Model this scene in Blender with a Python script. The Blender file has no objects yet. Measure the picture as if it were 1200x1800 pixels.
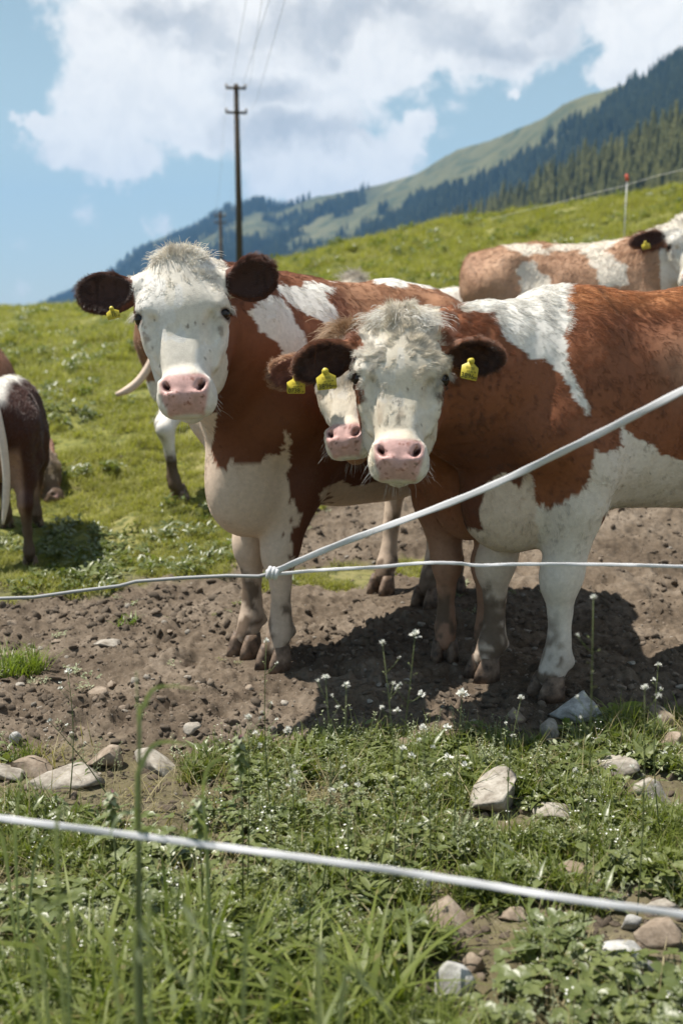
import bpy, math, random
import numpy as np
from math import radians, tan, sin, cos, pi, atan
from mathutils import Vector, Matrix

scene = bpy.context.scene
COL = scene.collection
random.seed(7)
rng = np.random.default_rng(7)

# ------------------------------------------------------------------ camera
FPX, PW, PH = 1765.0, 1200.0, 1800.0      # focal length in photo pixels, photo size
PITCH = radians(10.6)
CAMZ = 1.31
cam_d = bpy.data.cameras.new('camera')
cam = bpy.data.objects.new('camera', cam_d)
COL.objects.link(cam)
cam.location = (0, 0, CAMZ)
cam.rotation_euler = (pi/2 - PITCH, 0, 0)
cam_d.sensor_fit = 'VERTICAL'
cam_d.sensor_height = 36.0
cam_d.sensor_width = 24.0
cam_d.lens = 36.0*FPX/PH
cam_d.clip_start = 0.05
cam_d.clip_end = 30000
cam_d.dof.use_dof = True
cam_d.dof.focus_distance = 3.12
cam_d.dof.aperture_fstop = 2.6
scene.camera = cam

# ------------------------------------------------------------------ world, sun, exposure
SUN = Vector((-0.44, 0.12, 1.0)).normalized()      # towards the sun
SUN_EL = math.asin(SUN.z); SUN_ROT = math.atan2(SUN.x, SUN.y)
scene.view_settings.view_transform = 'Standard'
scene.view_settings.look = 'None'
scene.view_settings.gamma = 1.0
scene.view_settings.use_curve_mapping = False
scene.view_settings.exposure = 0.78
cy = scene.cycles
cy.use_denoising = True
try: cy.denoiser = 'OPENIMAGEDENOISE'
except Exception: pass
cy.max_bounces = 6; cy.diffuse_bounces = 3; cy.glossy_bounces = 2
cy.transmission_bounces = 3; cy.transparent_max_bounces = 8; cy.volume_bounces = 0
cy.caustics_reflective = False; cy.caustics_refractive = False
cy.sample_clamp_indirect = 6

def pix_dir(px, py):
    """unit-forward ray of a photo pixel (numpy friendly)"""
    a = (px-PW/2)/FPX; b = (py-PH/2)/FPX
    return np.array([a, cos(PITCH)-b*sin(PITCH), -sin(PITCH)-b*cos(PITCH)])
def P(px, py, Y):
    d = pix_dir(px, py); t = Y/d[1]
    return np.array([d[0]*t, Y, CAMZ+d[2]*t])
def project(w):
    x = w[..., 0]; y = w[..., 1]; z = w[..., 2]-CAMZ
    dep = y*cos(PITCH)-z*sin(PITCH); up = y*sin(PITCH)+z*cos(PITCH)
    dep = np.where(np.abs(dep) < 1e-4, 1e-4, dep)
    return PW/2+FPX*x/dep, PH/2-FPX*up/dep

sl = bpy.data.lights.new('sun', 'SUN'); sl.energy = 5.0; sl.angle = radians(0.55); sl.color = (1.0, 0.94, 0.85)
so = bpy.data.objects.new('sun', sl); COL.objects.link(so)
so.location = (0, 0, 50); so.rotation_euler = SUN.to_track_quat('Z', 'Y').to_euler()

class NT:
    """small helper to wire shader nodes"""
    def __init__(s, tree): s.t = tree; s.n = tree.nodes; s.l = tree.links
    def new(s, typ, **kw):
        n = s.n.new(typ)
        for k, v in kw.items(): setattr(n, k, v)
        return n
    def put(s, sock, v):
        if v is None: return
        if isinstance(v, bpy.types.NodeSocket): s.l.new(v, sock)
        else: sock.default_value = v
    def math(s, op, a, b=None, c=None, clamp=False):
        n = s.new('ShaderNodeMath', operation=op, use_clamp=clamp)
        s.put(n.inputs[0], a); s.put(n.inputs[1], b); s.put(n.inputs[2], c)
        return n.outputs[0]
    def vmath(s, op, a, b=None, scale=None):
        n = s.new('ShaderNodeVectorMath', operation=op)
        s.put(n.inputs[0], a); s.put(n.inputs[1], b)
        if scale is not None: s.put(n.inputs['Scale'], scale)
        return n.outputs['Value'] if op in ('LENGTH', 'DOT_PRODUCT', 'DISTANCE') else n.outputs['Vector']
    def noise(s, vec, scale, detail=4, rough=0.55, dist=0.0, col=False):
        n = s.new('ShaderNodeTexNoise'); s.put(n.inputs['Vector'], vec)
        s.put(n.inputs['Scale'], scale); s.put(n.inputs['Detail'], detail); s.put(n.inputs['Roughness'], rough)
        s.put(n.inputs['Distortion'], dist)
        return n.outputs['Color'] if col else n.outputs['Fac']
    def mix(s, f, a, b, blend='MIX'):
        n = s.new('ShaderNodeMix', data_type='RGBA', blend_type=blend)
        s.put(n.inputs[0], f); s.put(n.inputs[6], a); s.put(n.inputs[7], b)
        return n.outputs[2]
    def ramp(s, f, pts, interp='LINEAR'):
        n = s.new('ShaderNodeValToRGB'); s.put(n.inputs[0], f)
        cr = n.color_ramp; cr.interpolation = interp
        while len(cr.elements) < len(pts): cr.elements.new(0.5)
        for e, (p, c) in zip(cr.elements, pts):
            e.position = p; e.color = c if len(c) == 4 else (*c, 1)
        return n.outputs[0]
    def smooth(s, x, lo, hi, a=0.0, b=1.0):
        n = s.new('ShaderNodeMapRange', interpolation_type='SMOOTHSTEP')
        s.put(n.inputs[0], x); s.put(n.inputs[1], lo); s.put(n.inputs[2], hi); s.put(n.inputs[3], a); s.put(n.inputs[4], b)
        return n.outputs[0]

world = bpy.data.worlds.new('World'); scene.world = world; world.use_nodes = True
wt = NT(world.node_tree); wt.n.clear()
sky = wt.new('ShaderNodeTexSky', sky_type='NISHITA', sun_disc=False, sun_elevation=SUN_EL, sun_rotation=SUN_ROT,
             altitude=1200.0, air_density=1.0, dust_density=0.6, ozone_density=1.6)
tc = wt.new('ShaderNodeTexCoord')
dvec = tc.outputs['Generated']
sep = wt.new('ShaderNodeSeparateXYZ'); wt.l.new(dvec, sep.inputs[0])
# a flat cloud layer seen in perspective: directions stretched towards the horizon
zc = wt.math('ADD', wt.math('MAXIMUM', sep.outputs[2], 0.0), 0.22)
cmb = wt.new('ShaderNodeCombineXYZ')
wt.put(cmb.inputs[0], wt.math('DIVIDE', sep.outputs[0], zc)); wt.put(cmb.inputs[1], wt.math('DIVIDE', sep.outputs[1], zc)); wt.put(cmb.inputs[2], 0.35)
warp = wt.noise(dvec, 9.0, 6, 0.6, 0.0, col=True)
wvec = wt.vmath('SCALE', wt.vmath('SUBTRACT', warp, (0.5, 0.5, 0.5)), scale=0.13)
wd = wt.vmath('ADD', dvec, wvec)
def dirn(px, py):
    d = Vector(pix_dir(px, py)); return d.normalized()
# (photo px, py, half width, half height, weight) : where the cloud banks stand
BANKS = [(250, 40, 130, 80, 1.0), (520, 50, 250, 105, 1.1), (760, 60, 150, 80, 1.0), (980, 15, 180, 60, 1.0), (1165, 60, 110, 75, 1.0),
         (210, 190, 115, 62, 1.0), (185, 278, 115, 36, .95), (430, 180, 190, 85, 1.1), (585, 290, 135, 58, 1.1), (45, 232, 32, 18, .75),
         (765, 240, 30, 42, .6), (700, 120, 90, 45, .8), (170, 400, 100, 36, .36), (290, 400, 70, 20, .32), (10, 420, 60, 36, .38), (15, 520, 60, 36, .45),
         (1070, 120, 50, 32, .7), (365, 352, 30, 20, .2), (888, 170, 14, 12, .5), (850, 240, 40, 20, .25)]
tot = None
for (bx, by, hw, hh, wgt) in BANKS:
    c = dirn(bx, by); r = Vector((1, 0, 0)); u = c.cross(r).normalized()*-1
    r = u.cross(c).normalized()*-1
    dv = wt.vmath('SUBTRACT', wd, tuple(c))
    a = wt.math('MULTIPLY', wt.vmath('DOT_PRODUCT', dv, tuple(r)), FPX/hw)
    b = wt.math('MULTIPLY', wt.vmath('DOT_PRODUCT', dv, tuple(u)), FPX/hh)
    q = wt.math('ADD', wt.math('MULTIPLY', a, a), wt.math('MULTIPLY', b, b))
    g = wt.math('MULTIPLY', wt.math('EXPONENT', wt.math('MULTIPLY', q, -0.75)), wgt)
    tot = g if tot is None else wt.math('MAXIMUM', tot, g)
# the unseen sky carries on the cumulus, its cover thinned to lower ambient light
front = wt.smooth(wt.vmath('DOT_PRODUCT', dvec, tuple(dirn(600, 300))), 0.80, 0.90)
roll = wt.noise(cmb.outputs[0], 1.1, 5, 0.55, 0.3)
outer = wt.math('MULTIPLY', wt.smooth(roll, 0.52, 0.66), wt.math('SUBTRACT', 1.0, front))
tot = wt.math('MAXIMUM', tot, outer)
puff = wt.noise(dvec, 14.0, 9, 0.62, 0.4)
body = wt.math('ADD', tot, wt.math('MULTIPLY', wt.math('SUBTRACT', puff, 0.5), 1.25))
cover = wt.smooth(body, 0.25, 0.53)
thick = wt.smooth(body, 0.62, 1.15)
GREYS = [(560, 30, 190, 60), (330, 40, 150, 42), (830, 75, 150, 45), (540, 235, 130, 38), (480, 150, 60, 40), (1000, 20, 90, 30), (700, 20, 120, 40)]
gt = None
for (bx, by, hw, hh) in GREYS:
    c = dirn(bx, by); r = Vector((1, 0, 0)); u = c.cross(r).normalized()*-1
    r = u.cross(c).normalized()*-1
    dv = wt.vmath('SUBTRACT', wd, tuple(c))
    a = wt.math('MULTIPLY', wt.vmath('DOT_PRODUCT', dv, tuple(r)), FPX/hw)
    b = wt.math('MULTIPLY', wt.vmath('DOT_PRODUCT', dv, tuple(u)), FPX/hh)
    q = wt.math('ADD', wt.math('MULTIPLY', a, a), wt.math('MULTIPLY', b, b))
    g = wt.math('EXPONENT', wt.math('MULTIPLY', q, -0.6))
    gt = g if gt is None else wt.math('MAXIMUM', gt, g)
gt = wt.math('MAXIMUM', gt, wt.math('MULTIPLY', thick, wt.math('SUBTRACT', 1.0, front)))
gn = wt.noise(wd, 22.0, 6, 0.6)
shade = wt.smooth(wt.math('ADD', gt, wt.math('MULTIPLY', wt.math('SUBTRACT', gn, 0.5), 1.3)), 0.36, 1.25)
ccol = wt.mix(shade, (8.9, 8.45, 7.75, 1), (4.5, 4.45, 4.35, 1))
mott = wt.noise(wd, 34.0, 7, 0.62)
ccol = wt.mix(wt.smooth(mott, .35, .70, 0, .30), ccol, (5.6, 5.6, 5.6, 1))
# blue sky: the physical sky, tinted the way the photograph is graded
skyc = wt.mix(1.0, sky.outputs[0], (1.30, 1.16, .80, 1), 'MULTIPLY')
hz = wt.smooth(sep.outputs[2], 0.0, 0.42)
skyc = wt.mix(wt.math('MULTIPLY', wt.math('SUBTRACT', 1.0, hz), 0.70), skyc, (4.9, 5.7, 5.6, 1))
cover = wt.math('MULTIPLY', cover, 0.97)
final = wt.mix(cover, skyc, ccol)
bg = wt.new('ShaderNodeBackground'); wt.put(bg.inputs[0], final); bg.inputs[1].default_value = 0.085
wo = wt.new('ShaderNodeOutputWorld'); wt.l.new(bg.outputs[0], wo.inputs[0])

# ------------------------------------------------------------------ general helpers
def _hash(ix, iy, iz, seed):
    h = (ix.astype(np.uint32)*np.uint32(374761393) + iy.astype(np.uint32)*np.uint32(668265263)
         + iz.astype(np.uint32)*np.uint32(2147483647) + np.uint32(seed*974711 % 4294967295))
    h = (h ^ (h >> np.uint32(13)))*np.uint32(1274126177)
    h = (h ^ (h >> np.uint32(16)))*np.uint32(2246822519)
    return ((h ^ (h >> np.uint32(15))) & np.uint32(0xffffff)).astype(np.float32)/np.float32(0xffffff)
def vnoise(p, seed=0):
    p = np.asarray(p, dtype=np.float64)
    f = np.floor(p); t = p-f; t = t*t*(3-2*t); i = f.astype(np.int64)
    out = 0
    for dx in (0, 1):
        wx = t[..., 0] if dx else 1-t[..., 0]
        for dy in (0, 1):
            wy = t[..., 1] if dy else 1-t[..., 1]
            for dz in (0, 1):
                wz = t[..., 2] if dz else 1-t[..., 2]
                out = out + wx*wy*wz*_hash(i[..., 0]+dx, i[..., 1]+dy, i[..., 2]+dz, seed)
    return out*2-1
def vn2(x, y, seed=0):
    x = np.asarray(x, float); y = np.asarray(y, float)
    fx = np.floor(x); fy = np.floor(y); tx = x-fx; ty = y-fy
    tx = tx*tx*(3-2*tx); ty = ty*ty*(3-2*ty); ix = fx.astype(np.int64); iy = fy.astype(np.int64); z = np.zeros_like(ix)
    a = _hash(ix, iy, z, seed); b = _hash(ix+1, iy, z, seed); c = _hash(ix, iy+1, z, seed); d = _hash(ix+1, iy+1, z, seed)
    return ((a*(1-tx)+b*tx)*(1-ty)+(c*(1-tx)+d*tx)*ty)*2-1
def fbm2(x, y, seed=0, octv=4, gain=.5):
    s = 0; a = 1
    for o in range(octv):
        s = s+a*vn2(x*2**o+o*17.3, y*2**o-o*9.1, seed+o); a *= gain
    return s
def sstep(x, lo, hi):
    t = np.clip((x-lo)/(hi-lo), 0, 1); return t*t*(3-2*t)

def mesh_obj(name, verts, faces, mat=None, parent=None, smooth=True, attrs=None):
    """faces: list of index arrays, each (n,k)"""
    me = bpy.data.meshes.new(name)
    verts = np.asarray(verts, dtype=np.float32)
    if not isinstance(faces, (list, tuple)): faces = [faces]
    faces = [np.asarray(f, dtype=np.int32) for f in faces if len(f)]
    me.vertices.add(len(verts)); me.vertices.foreach_set('co', verts.ravel())
    nl = sum(f.size for f in faces); npoly = sum(len(f) for f in faces)
    me.loops.add(nl); me.polygons.add(npoly)
    if nl:
        me.loops.foreach_set('vertex_index', np.concatenate([f.ravel() for f in faces]))
        sizes = np.concatenate([np.full(len(f), f.shape[1], dtype=np.int32) for f in faces])
        starts = np.concatenate([[0], np.cumsum(sizes)[:-1]]).astype(np.int32)
        me.polygons.foreach_set('loop_start', starts)
        if smooth: me.polygons.foreach_set('use_smooth', np.ones(npoly, dtype=bool))
    me.update(calc_edges=True)
    if attrs:
        for k, v in attrs.items():
            v = np.asarray(v, dtype=np.float32)
            if v.ndim == 1:
                a = me.attributes.new(k, 'FLOAT', 'POINT'); a.data.foreach_set('value', v)
            elif v.shape[1] == 3:
                a = me.attributes.new(k, 'FLOAT_VECTOR', 'POINT'); a.data.foreach_set('vector', v.ravel())
            else:
                a = me.attributes.new(k, 'FLOAT_COLOR', 'POINT'); a.data.foreach_set('color', v.ravel())
    if mat: me.materials.append(mat)
    o = bpy.data.objects.new(name, me); COL.objects.link(o)
    if parent is not None: o.parent = parent
    return o
def empty(name, loc, yaw=0.0, scale=None):
    o = bpy.data.objects.new(name, None); COL.objects.link(o)
    o.location = loc; o.rotation_euler = (0, 0, yaw); o.empty_display_size = 0.1
    return o
def tag(o, label=None, cat=None, group=None, kind=None):
    if label: o['label'] = label
    if cat: o['category'] = cat
    if group: o['group'] = group
    if kind: o['kind'] = kind
    return o
class MB:
    """collects primitive pieces into one mesh"""
    def __init__(s): s.v = []; s.f = {}; s.n = 0
    def add(s, v, faces):
        v = np.asarray(v, float)
        for f in faces: s.f.setdefault(len(f), []).append([i+s.n for i in f])
        s.v.append(v); s.n += len(v)
    def tube(s, pts, rad, seg=8, caps=True):
        pts = np.asarray(pts, float); n = len(pts)
        rad = np.full(n, rad, float) if np.isscalar(rad) else np.asarray(rad, float)
        t = np.gradient(pts, axis=0); t /= np.linalg.norm(t, axis=1)[:, None]+1e-9
        up = np.array([0, 0, 1.0]) if abs(t[0, 2]) < .9 else np.array([1.0, 0, 0])
        vs = []; u = np.cross(t[0], up); u /= np.linalg.norm(u)
        for i in range(n):
            u = u-t[i]*u.dot(t[i]); u /= np.linalg.norm(u); w = np.cross(t[i], u)
            for k in range(seg):
                a = 2*pi*k/seg; vs.append(pts[i]+rad[i]*(u*cos(a)+w*sin(a)))
        fs = [(i*seg+k, i*seg+(k+1) % seg, (i+1)*seg+(k+1) % seg, (i+1)*seg+k) for i in range(n-1) for k in range(seg)]
        if caps:
            fs.append(tuple(range(seg-1, -1, -1))); fs.append(tuple((n-1)*seg+k for k in range(seg)))
        s.add(vs, fs); return s
    def box(s, c, h, rz=0.0):
        c = np.array(c, float); v = []
        for sx in (-1, 1):
            for sy in (-1, 1):
                for sz in (-1, 1):
                    x, y, z = sx*h[0], sy*h[1], sz*h[2]
                    v.append(c+np.array([x*cos(rz)-y*sin(rz), x*sin(rz)+y*cos(rz), z]))
        s.add(v, [(0, 1, 3, 2), (4, 6, 7, 5), (0, 4, 5, 1), (2, 3, 7, 6), (0, 2, 6, 4), (1, 5, 7, 3)]); return s
    def build(s, name, mat, parent=None, smooth=True):
        return mesh_obj(name, np.concatenate(s.v), [np.array(f) for f in s.f.values()], mat, parent, smooth)
def icosphere(sub=1):
    import bmesh
    bm = bmesh.new(); bmesh.ops.create_icosphere(bm, subdivisions=sub, radius=1.0)
    v = np.array([x.co[:] for x in bm.verts]); f = np.array([[q.index for q in x.verts] for x in bm.faces]); bm.free()
    return v, f

def principled(name, color=(.5, .5, .5), rough=.6, spec=.4):
    m = bpy.data.materials.new(name); m.use_nodes = True
    t = NT(m.node_tree); b = t.n['Principled BSDF']
    b.inputs['Base Color'].default_value = (*color, 1) if len(color) == 3 else color
    b.inputs['Roughness'].default_value = rough; b.inputs['Specular IOR Level'].default_value = spec
    return m, t, b
# ------------------------------------------------------------------ ground
CREST_Y = 30.0
def crest_z(x):
    return CAMZ + CREST_Y*np.interp(np.asarray(x)/CREST_Y, [-.8, -.34, -.2, -.07, .11, .34, .8], [-.02, .0095, .021, .057, .097, .127, .17])
def ground_base(x, y):
    x = np.asarray(x, float); y = np.asarray(y, float)
    y0 = np.interp(x, [-2, -.5, 1, 3], [5.9, 5.5, 5.0, 4.9])
    t = np.clip((y-y0)/(CREST_Y-y0), 0, 1)
    z = np.power(t, 1.02)*(1-.12*t)/.88*crest_z(x)
    z = z-0.05*np.exp(-((y-5.3)/.9)**2)*sstep(-x, 0, 1.2)
    r = np.maximum(y-CREST_Y, 0)
    z = z-0.0025*np.minimum(r, 20)**2*0.6-0.055*np.maximum(r-12, 0)
    z = np.maximum(z, -62+0.0*x)
    side = np.maximum(np.abs(x)-60, 0)
    return z-0.02*side*np.exp(-side/400)
DX_F = [-6, -1.6, -.8, 0, .6, 1.1, 6]; DY_F = [2.7, 2.80, 2.92, 2.98, 3.08, 3.22, 3.5]
DX_B = [-6, -1.6, -.62, -.35, -.05, .5, 1.0, 3, 6]; DY_B = [4.5, 4.75, 5.15, 5.5, 6.9, 7.3, 7.9, 8.6, 8.6]
def dirt_mask(x, y):
    w = 0.22*fbm2(x*2.2, y*2.2, 31, 3)
    a = sstep(y+w*.45-np.interp(x, DX_F, DY_F), -.10, .12)
    b = sstep(np.interp(x, DX_B, DY_B)-y+w*1.6, -.12, .15)
    m = a*b
    for cx, cyy, r in ((-1.53, 3.95, .16), (.02, 5.15, .30), (.42, 5.3, .22), (-.30, 5.05, .2)):
        m = m*(1-sstep(1-np.hypot(x-cx, (y-cyy))/r+.5*w, 0, .5))
    return m
PADS = []          # (x, y, z, radius) : trodden spots under hooves
_pr = random.Random(77)
PRINTS = [(_pr.uniform(-2.2, 2.6), 2.9+4.2*_pr.random()**1.2, _pr.uniform(0, 3.1), _pr.uniform(.035, .062), _pr.uniform(.012, .03)) for _ in range(190)]
def ground_z(x, y, detail=True):
    x = np.asarray(x, float); y = np.asarray(y, float)
    z = ground_base(x, y)
    if detail:
        x = np.atleast_1d(x); y = np.atleast_1d(y); z = np.atleast_1d(z).copy()
        near = np.exp(-np.maximum(y, 0)/14.0)
        dm = dirt_mask(x, y)
        f = .030*fbm2(x*1.1, y*1.1, 3, 3)
        rough = .022*fbm2(x*5.5, y*5.5, 11, 3)+.020*np.abs(fbm2(x*13, y*13, 15, 3))+.012*fbm2(x*34, y*34, 19, 2)
        turf = .080*fbm2(x*1.6, y*1.9, 23, 3)*sstep(y, 4.6, 7)+.012*fbm2(x*6, y*6, 27, 3)
        z = z+f*near+dm*rough+(1-dm)*turf
        far = sstep(y, 8, 20)*np.exp(-np.maximum(y-40, 0)/60)
        z = z+far*.10*fbm2(x*.5, y*.5, 41, 3)
        if dm.max() > .05:
            for (hx, hy, ha, hr, hd) in PRINTS:             # hoof prints pressed into the soil
                m = (np.abs(x-hx) < hr*2.2) & (np.abs(y-hy) < hr*2.2)
                if not m.any(): continue
                dx, dy = x[m]-hx, y[m]-hy; u = (dx*cos(ha)+dy*sin(ha))/1.25; v = -dx*sin(ha)+dy*cos(ha); q = np.hypot(u, v)/hr
                z[m] += dm[m]*hd*(-(1-sstep(q, .55, .95))+.45*np.exp(-((q-1.2)/.28)**2))
        # the turf ends in a small ragged bank above the bare soil
        edge = np.exp(-((y-np.interp(x, DX_B, DY_B)-.18)/.22)**2)*sstep(-x, -.1, .4)
        z = z+.05*edge
    for (a, b, c, r) in PADS:
        w = 1-sstep(np.hypot(x-a, y-b), r*.55, r)
        z = z*(1-w)+c*w
    return z if z.size > 1 else float(np.ravel(z)[0])
def build_ground():
    # fine where the photograph looks, coarse all round
    az_f = np.radians(np.linspace(-33, 33, 620))
    az = np.concatenate([az_f, np.radians(np.linspace(34.2, 325.8, 80))])
    r = np.concatenate([[0.02, .3, .6], np.geomspace(.85, 9, 560), np.geomspace(9.15, 60, 130), np.geomspace(63, 9000, 40)])
    A, R = np.meshgrid(az, r)
    X = R*np.sin(A); Y = R*np.cos(A)
    Z = ground_z(X, Y)
    back = Y < .3
    Z = np.where(back, ground_base(X, np.maximum(Y, .3)), Z)
    nr, na = X.shape
    idx = np.arange(nr*na).reshape(nr, na); nxt = np.roll(idx, -1, axis=1)
    q = np.stack([idx[:-1], nxt[:-1], nxt[1:], idx[1:]], -1).reshape(-1, 4)[:, ::-1]
    dm = dirt_mask(X, Y)*(Y > .5)
    o = mesh_obj('ground', np.stack([X, Y, Z], -1).reshape(-1, 3), [q], M_ground, attrs={'dirt': dm.ravel()})
    tag(o, kind='structure'); return o

def mat_ground():
    m, t, b = principled('ground_soil_and_turf', rough=.95, spec=.15)
    geo = t.new('ShaderNodeNewGeometry'); pos = geo.outputs['Position']
    at = t.new('ShaderNodeAttribute', attribute_name='dirt')
    n1 = t.noise(pos, 2.2, 7, .68); n2 = t.noise(pos, 38.0, 6, .7); n3 = t.noise(pos, 170.0, 3, .6)
    soil = t.ramp(n1, [(.3, (.060, .044, .031)), (.5, (.135, .105, .077)), (.70, (.22, .180, .140))])
    soil = t.mix(.8, soil, t.ramp(n2, [(.3, (.45, .43, .41)), (.55, (1, 1, 1)), (.8, (1.35, 1.32, 1.28))]), 'MULTIPLY')
    soil = t.mix(t.smooth(n3, .62, .74), soil, (.30, .26, .215, 1))
    g1 = t.noise(pos, .9, 5, .6); g2 = t.noise(pos, 14, 4, .6)
    gr = t.ramp(g1, [(.32, (.10, .115, .030)), (.5, (.20, .20, .055)), (.68, (.29, .26, .12))])
    gr = t.mix(t.smooth(g2, .45, .62, 0, .8), gr, (.055, .075, .02, 1))
    sep = t.new('ShaderNodeSeparateXYZ'); t.l.new(pos, sep.inputs[0])
    nearsoil = t.math('MULTIPLY', t.smooth(sep.outputs[1], 6.5, 3.2), .85)
    gr = t.mix(nearsoil, gr, t.mix(.18, soil, (.05, .06, .02, 1)))
    t.put(b.inputs['Base Color'], t.mix(at.outputs['Fac'], gr, soil))
    bp = t.new('ShaderNodeBump'); bp.inputs['Strength'].default_value = .55; bp.inputs['Distance'].default_value = .012
    h = t.math('ADD', n2, t.math('MULTIPLY', n3, .35)); t.put(bp.inputs['Height'], h); t.l.new(bp.outputs[0], b.inputs['Normal'])
    return m
M_ground = mat_ground()

# ------------------------------------------------------------------ mountains
def mat_mountain():
    m, t, b = principled('mountain_pasture', rough=.95, spec=.1)
    geo = t.new('ShaderNodeNewGeometry'); pos = geo.outputs['Position']
    at = t.new('ShaderNodeAttribute', attribute_name='wood')
    n = t.noise(pos, .004, 8, .62); n2 = t.noise(pos, .02, 6, .65)
    g = t.ramp(n, [(.3, (.070, .074, .032)), (.55, (.120, .118, .056)), (.75, (.175, .160, .088))])
    g = t.mix(t.smooth(n2, .50, .62, 0, .85), g, (.042, .058, .028, 1))
    w = t.ramp(n2, [(.3, (.008, .016, .010)), (.7, (.020, .030, .016))])
    t.put(b.inputs['Base Color'], t.mix(at.outputs['Fac'], g, w))
    return m
M_mount = mat_mountain()
SKYX = [-1800, -900, -300, -60, 60, 150, 190, 250, 330, 390, 450, 490, 510, 560, 620, 670, 735, 800, 880, 960, 1000, 1100, 1200, 1400, 1800, 2600]
SKYY = [560, 545, 535, 548, 545, 505, 482, 432, 400, 370, 353, 364, 362, 345, 336, 324, 304, 264, 240, 205, 177, 147, 108, 70, 40, 60]
SKYD = [6500, 6200, 5800, 5500, 5200, 5000, 4900, 4700, 4400, 4200, 4000, 3900, 3850, 3700, 3500, 3350, 3100, 2900, 2700, 2450, 2300, 2050, 1850, 1600, 1300, 1000]
def skyline_tan(px, py):
    d = pix_dir(np.asarray(px, float), np.asarray(py, float)); return d[0]/d[1], d[2]/d[1]
def ridge_mesh(name, xs, ys, ds, foot, zfoot, mat, wood_fn, ncol=420, nrow=110, amp=28., seed=0, jag=3.0):
    px = np.linspace(xs[0], xs[-1], ncol)
    py = np.interp(px, xs, ys)
    D = np.interp(px, xs, ds)
    u, e = skyline_tan(px, py)
    zr = CAMZ+D*e
    t = np.concatenate([np.linspace(0, 1, nrow), [1.03, 1.1, 1.25]])
    T, _ = np.meshgrid(t, px, indexing='ij')
    Dg = D[None]*(foot+(1-foot)*T)
    prof = np.where(T <= 1, np.power(np.clip(T, 0, 1), 1.15), 1-(T-1)*1.2)
    X = u[None]*Dg; Y = Dg+0*X
    Z = zfoot+(zr[None]-zfoot)*prof
    env = np.sin(pi*np.clip(T, 0, 1))**.7
    sx = X/260.; sy = Y/900.
    Z = Z+env*amp*(1-2*np.abs(fbm2(sx, sy, seed+3, 3)))+env*amp*.25*fbm2(X/60, Y/90, seed+8, 3)
    Z = Z+jag*fbm2(X/55, Y/55, seed+5, 3)*sstep(T, .5, 1)
    W = wood_fn(np.broadcast_to(px[None], T.shape), T, X, Y, Z)
    nr, nc = T.shape
    idx = np.arange(nr*nc).reshape(nr, nc)
    q = np.stack([idx[:-1, :-1], idx[:-1, 1:], idx[1:, 1:], idx[1:, :-1]], -1).reshape(-1, 4)
    o = mesh_obj(name, np.stack([X, Y, Z], -1).reshape(-1, 3), [q], mat, attrs={'wood': W.ravel()})
    tag(o, kind='structure')
    return o, (X, Y, Z, W)
# lower limit (photo row) of the open pasture at each column; below it stands forest
PASX = [-1800, 180, 260, 330, 400, 470, 560, 640, 740, 830, 900, 960, 1010, 1060, 1110, 1200, 2600]
PASY = [600, 490, 425, 400, 398, 420, 430, 398, 348, 318, 288, 262, 215, 185, 150, 100, 30]
def wood_main(px, T, X, Y, Z):
    qx, qy = project(np.stack([X, Y, Z], -1))
    lim = np.interp(qx, PASX, PASY)
    n = fbm2(X/150, Y/220, 77, 4)
    w = sstep(qy-lim+n*22, -3, 6)
    left = sstep(600-qx, 0, 140)                   # on the far left the wood is broken by clearings
    w = w*(1-left*sstep(n, -.22, .12)*sstep(qx, 210, 300))
    strip = sstep(n+.35-np.abs(qy-lim+60)/70, 0, .2)*sstep(qx, 700, 900)*.0
    small = np.maximum(sstep(fbm2(X/60, Y/90, 99, 3), .50, .62)*.8*sstep(.88-T, 0, .1), sstep(fbm2(X/260, Y/200, 98, 3), .25, .4)*sstep(700-qx, 0, 100)*.9)
    return np.clip(np.maximum(w, small*(1-w)), 0, 1)
mountain, MG = ridge_mesh('mountain', SKYX, SKYY, SKYD, .42, -62, M_mount, wood_main, 640, 130, 34, 0, 2.0)
HX = [700, 800, 900, 1000, 1100, 1200, 1400, 1800, 2400]; HY = [440, 398, 352, 305, 262, 222, 150, 60, 20]
HD = [1100, 1020, 930, 850, 780, 710, 600, 450, 380]
wooded_hill, HG = ridge_mesh('wooded_hill', HX, HY, HD, .45, -62, M_mount, lambda px, T, X, Y, Z: np.ones_like(T), 200, 50, 7, 50, 1.0)

# ------------------------------------------------------------------ spruces
def mat_tree(name, c1, c2):
    m, t, b = principled(name, rough=.9, spec=.1)
    geo = t.new('ShaderNodeNewGeometry'); oi = t.new('ShaderNodeObjectInfo')
    n = t.noise(geo.outputs['Position'], .6, 3, .6)
    t.put(b.inputs['Base Color'], t.mix(t.math('ADD', t.math('MULTIPLY', oi.outputs['Random'], .75), t.math('MULTIPLY', n, .3)), (*c1, 1), (*c2, 1)))
    return m
M_needle = mat_tree('spruce_needles', (.010, .018, .011), (.034, .044, .020))
M_needle2 = mat_tree('spruce_needles_near', (.040, .048, .018), (.105, .105, .040))
M_bark, _, _ = principled('bark', (.09, .065, .045), .9, .1)
def spruce_crown(seed, h=1.0):
    r = random.Random(seed); mb = MB(); tiers = 9
    for i in range(tiers):
        z0 = h*(.06+.88*i/tiers); z1 = z0+h*.22*(1-.35*i/tiers); R = h*.17*(1-i/tiers)**.85+.012*h
        n = 11; ph = r.random()*6; v = [(0, 0, min(z1, h))]; f = []
        for k in range(n):
            a = ph+2*pi*k/n; rr = R*(1.0 if k % 2 else .62)*r.uniform(.75, 1.2)
            v.append((rr*cos(a), rr*sin(a), z0-h*.03*r.random()-.02*h*(k % 2)))
        for k in range(n): f.append((0, 1+k, 1+(k+1) % n))
        mb.add(v, f)
    return mb
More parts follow.
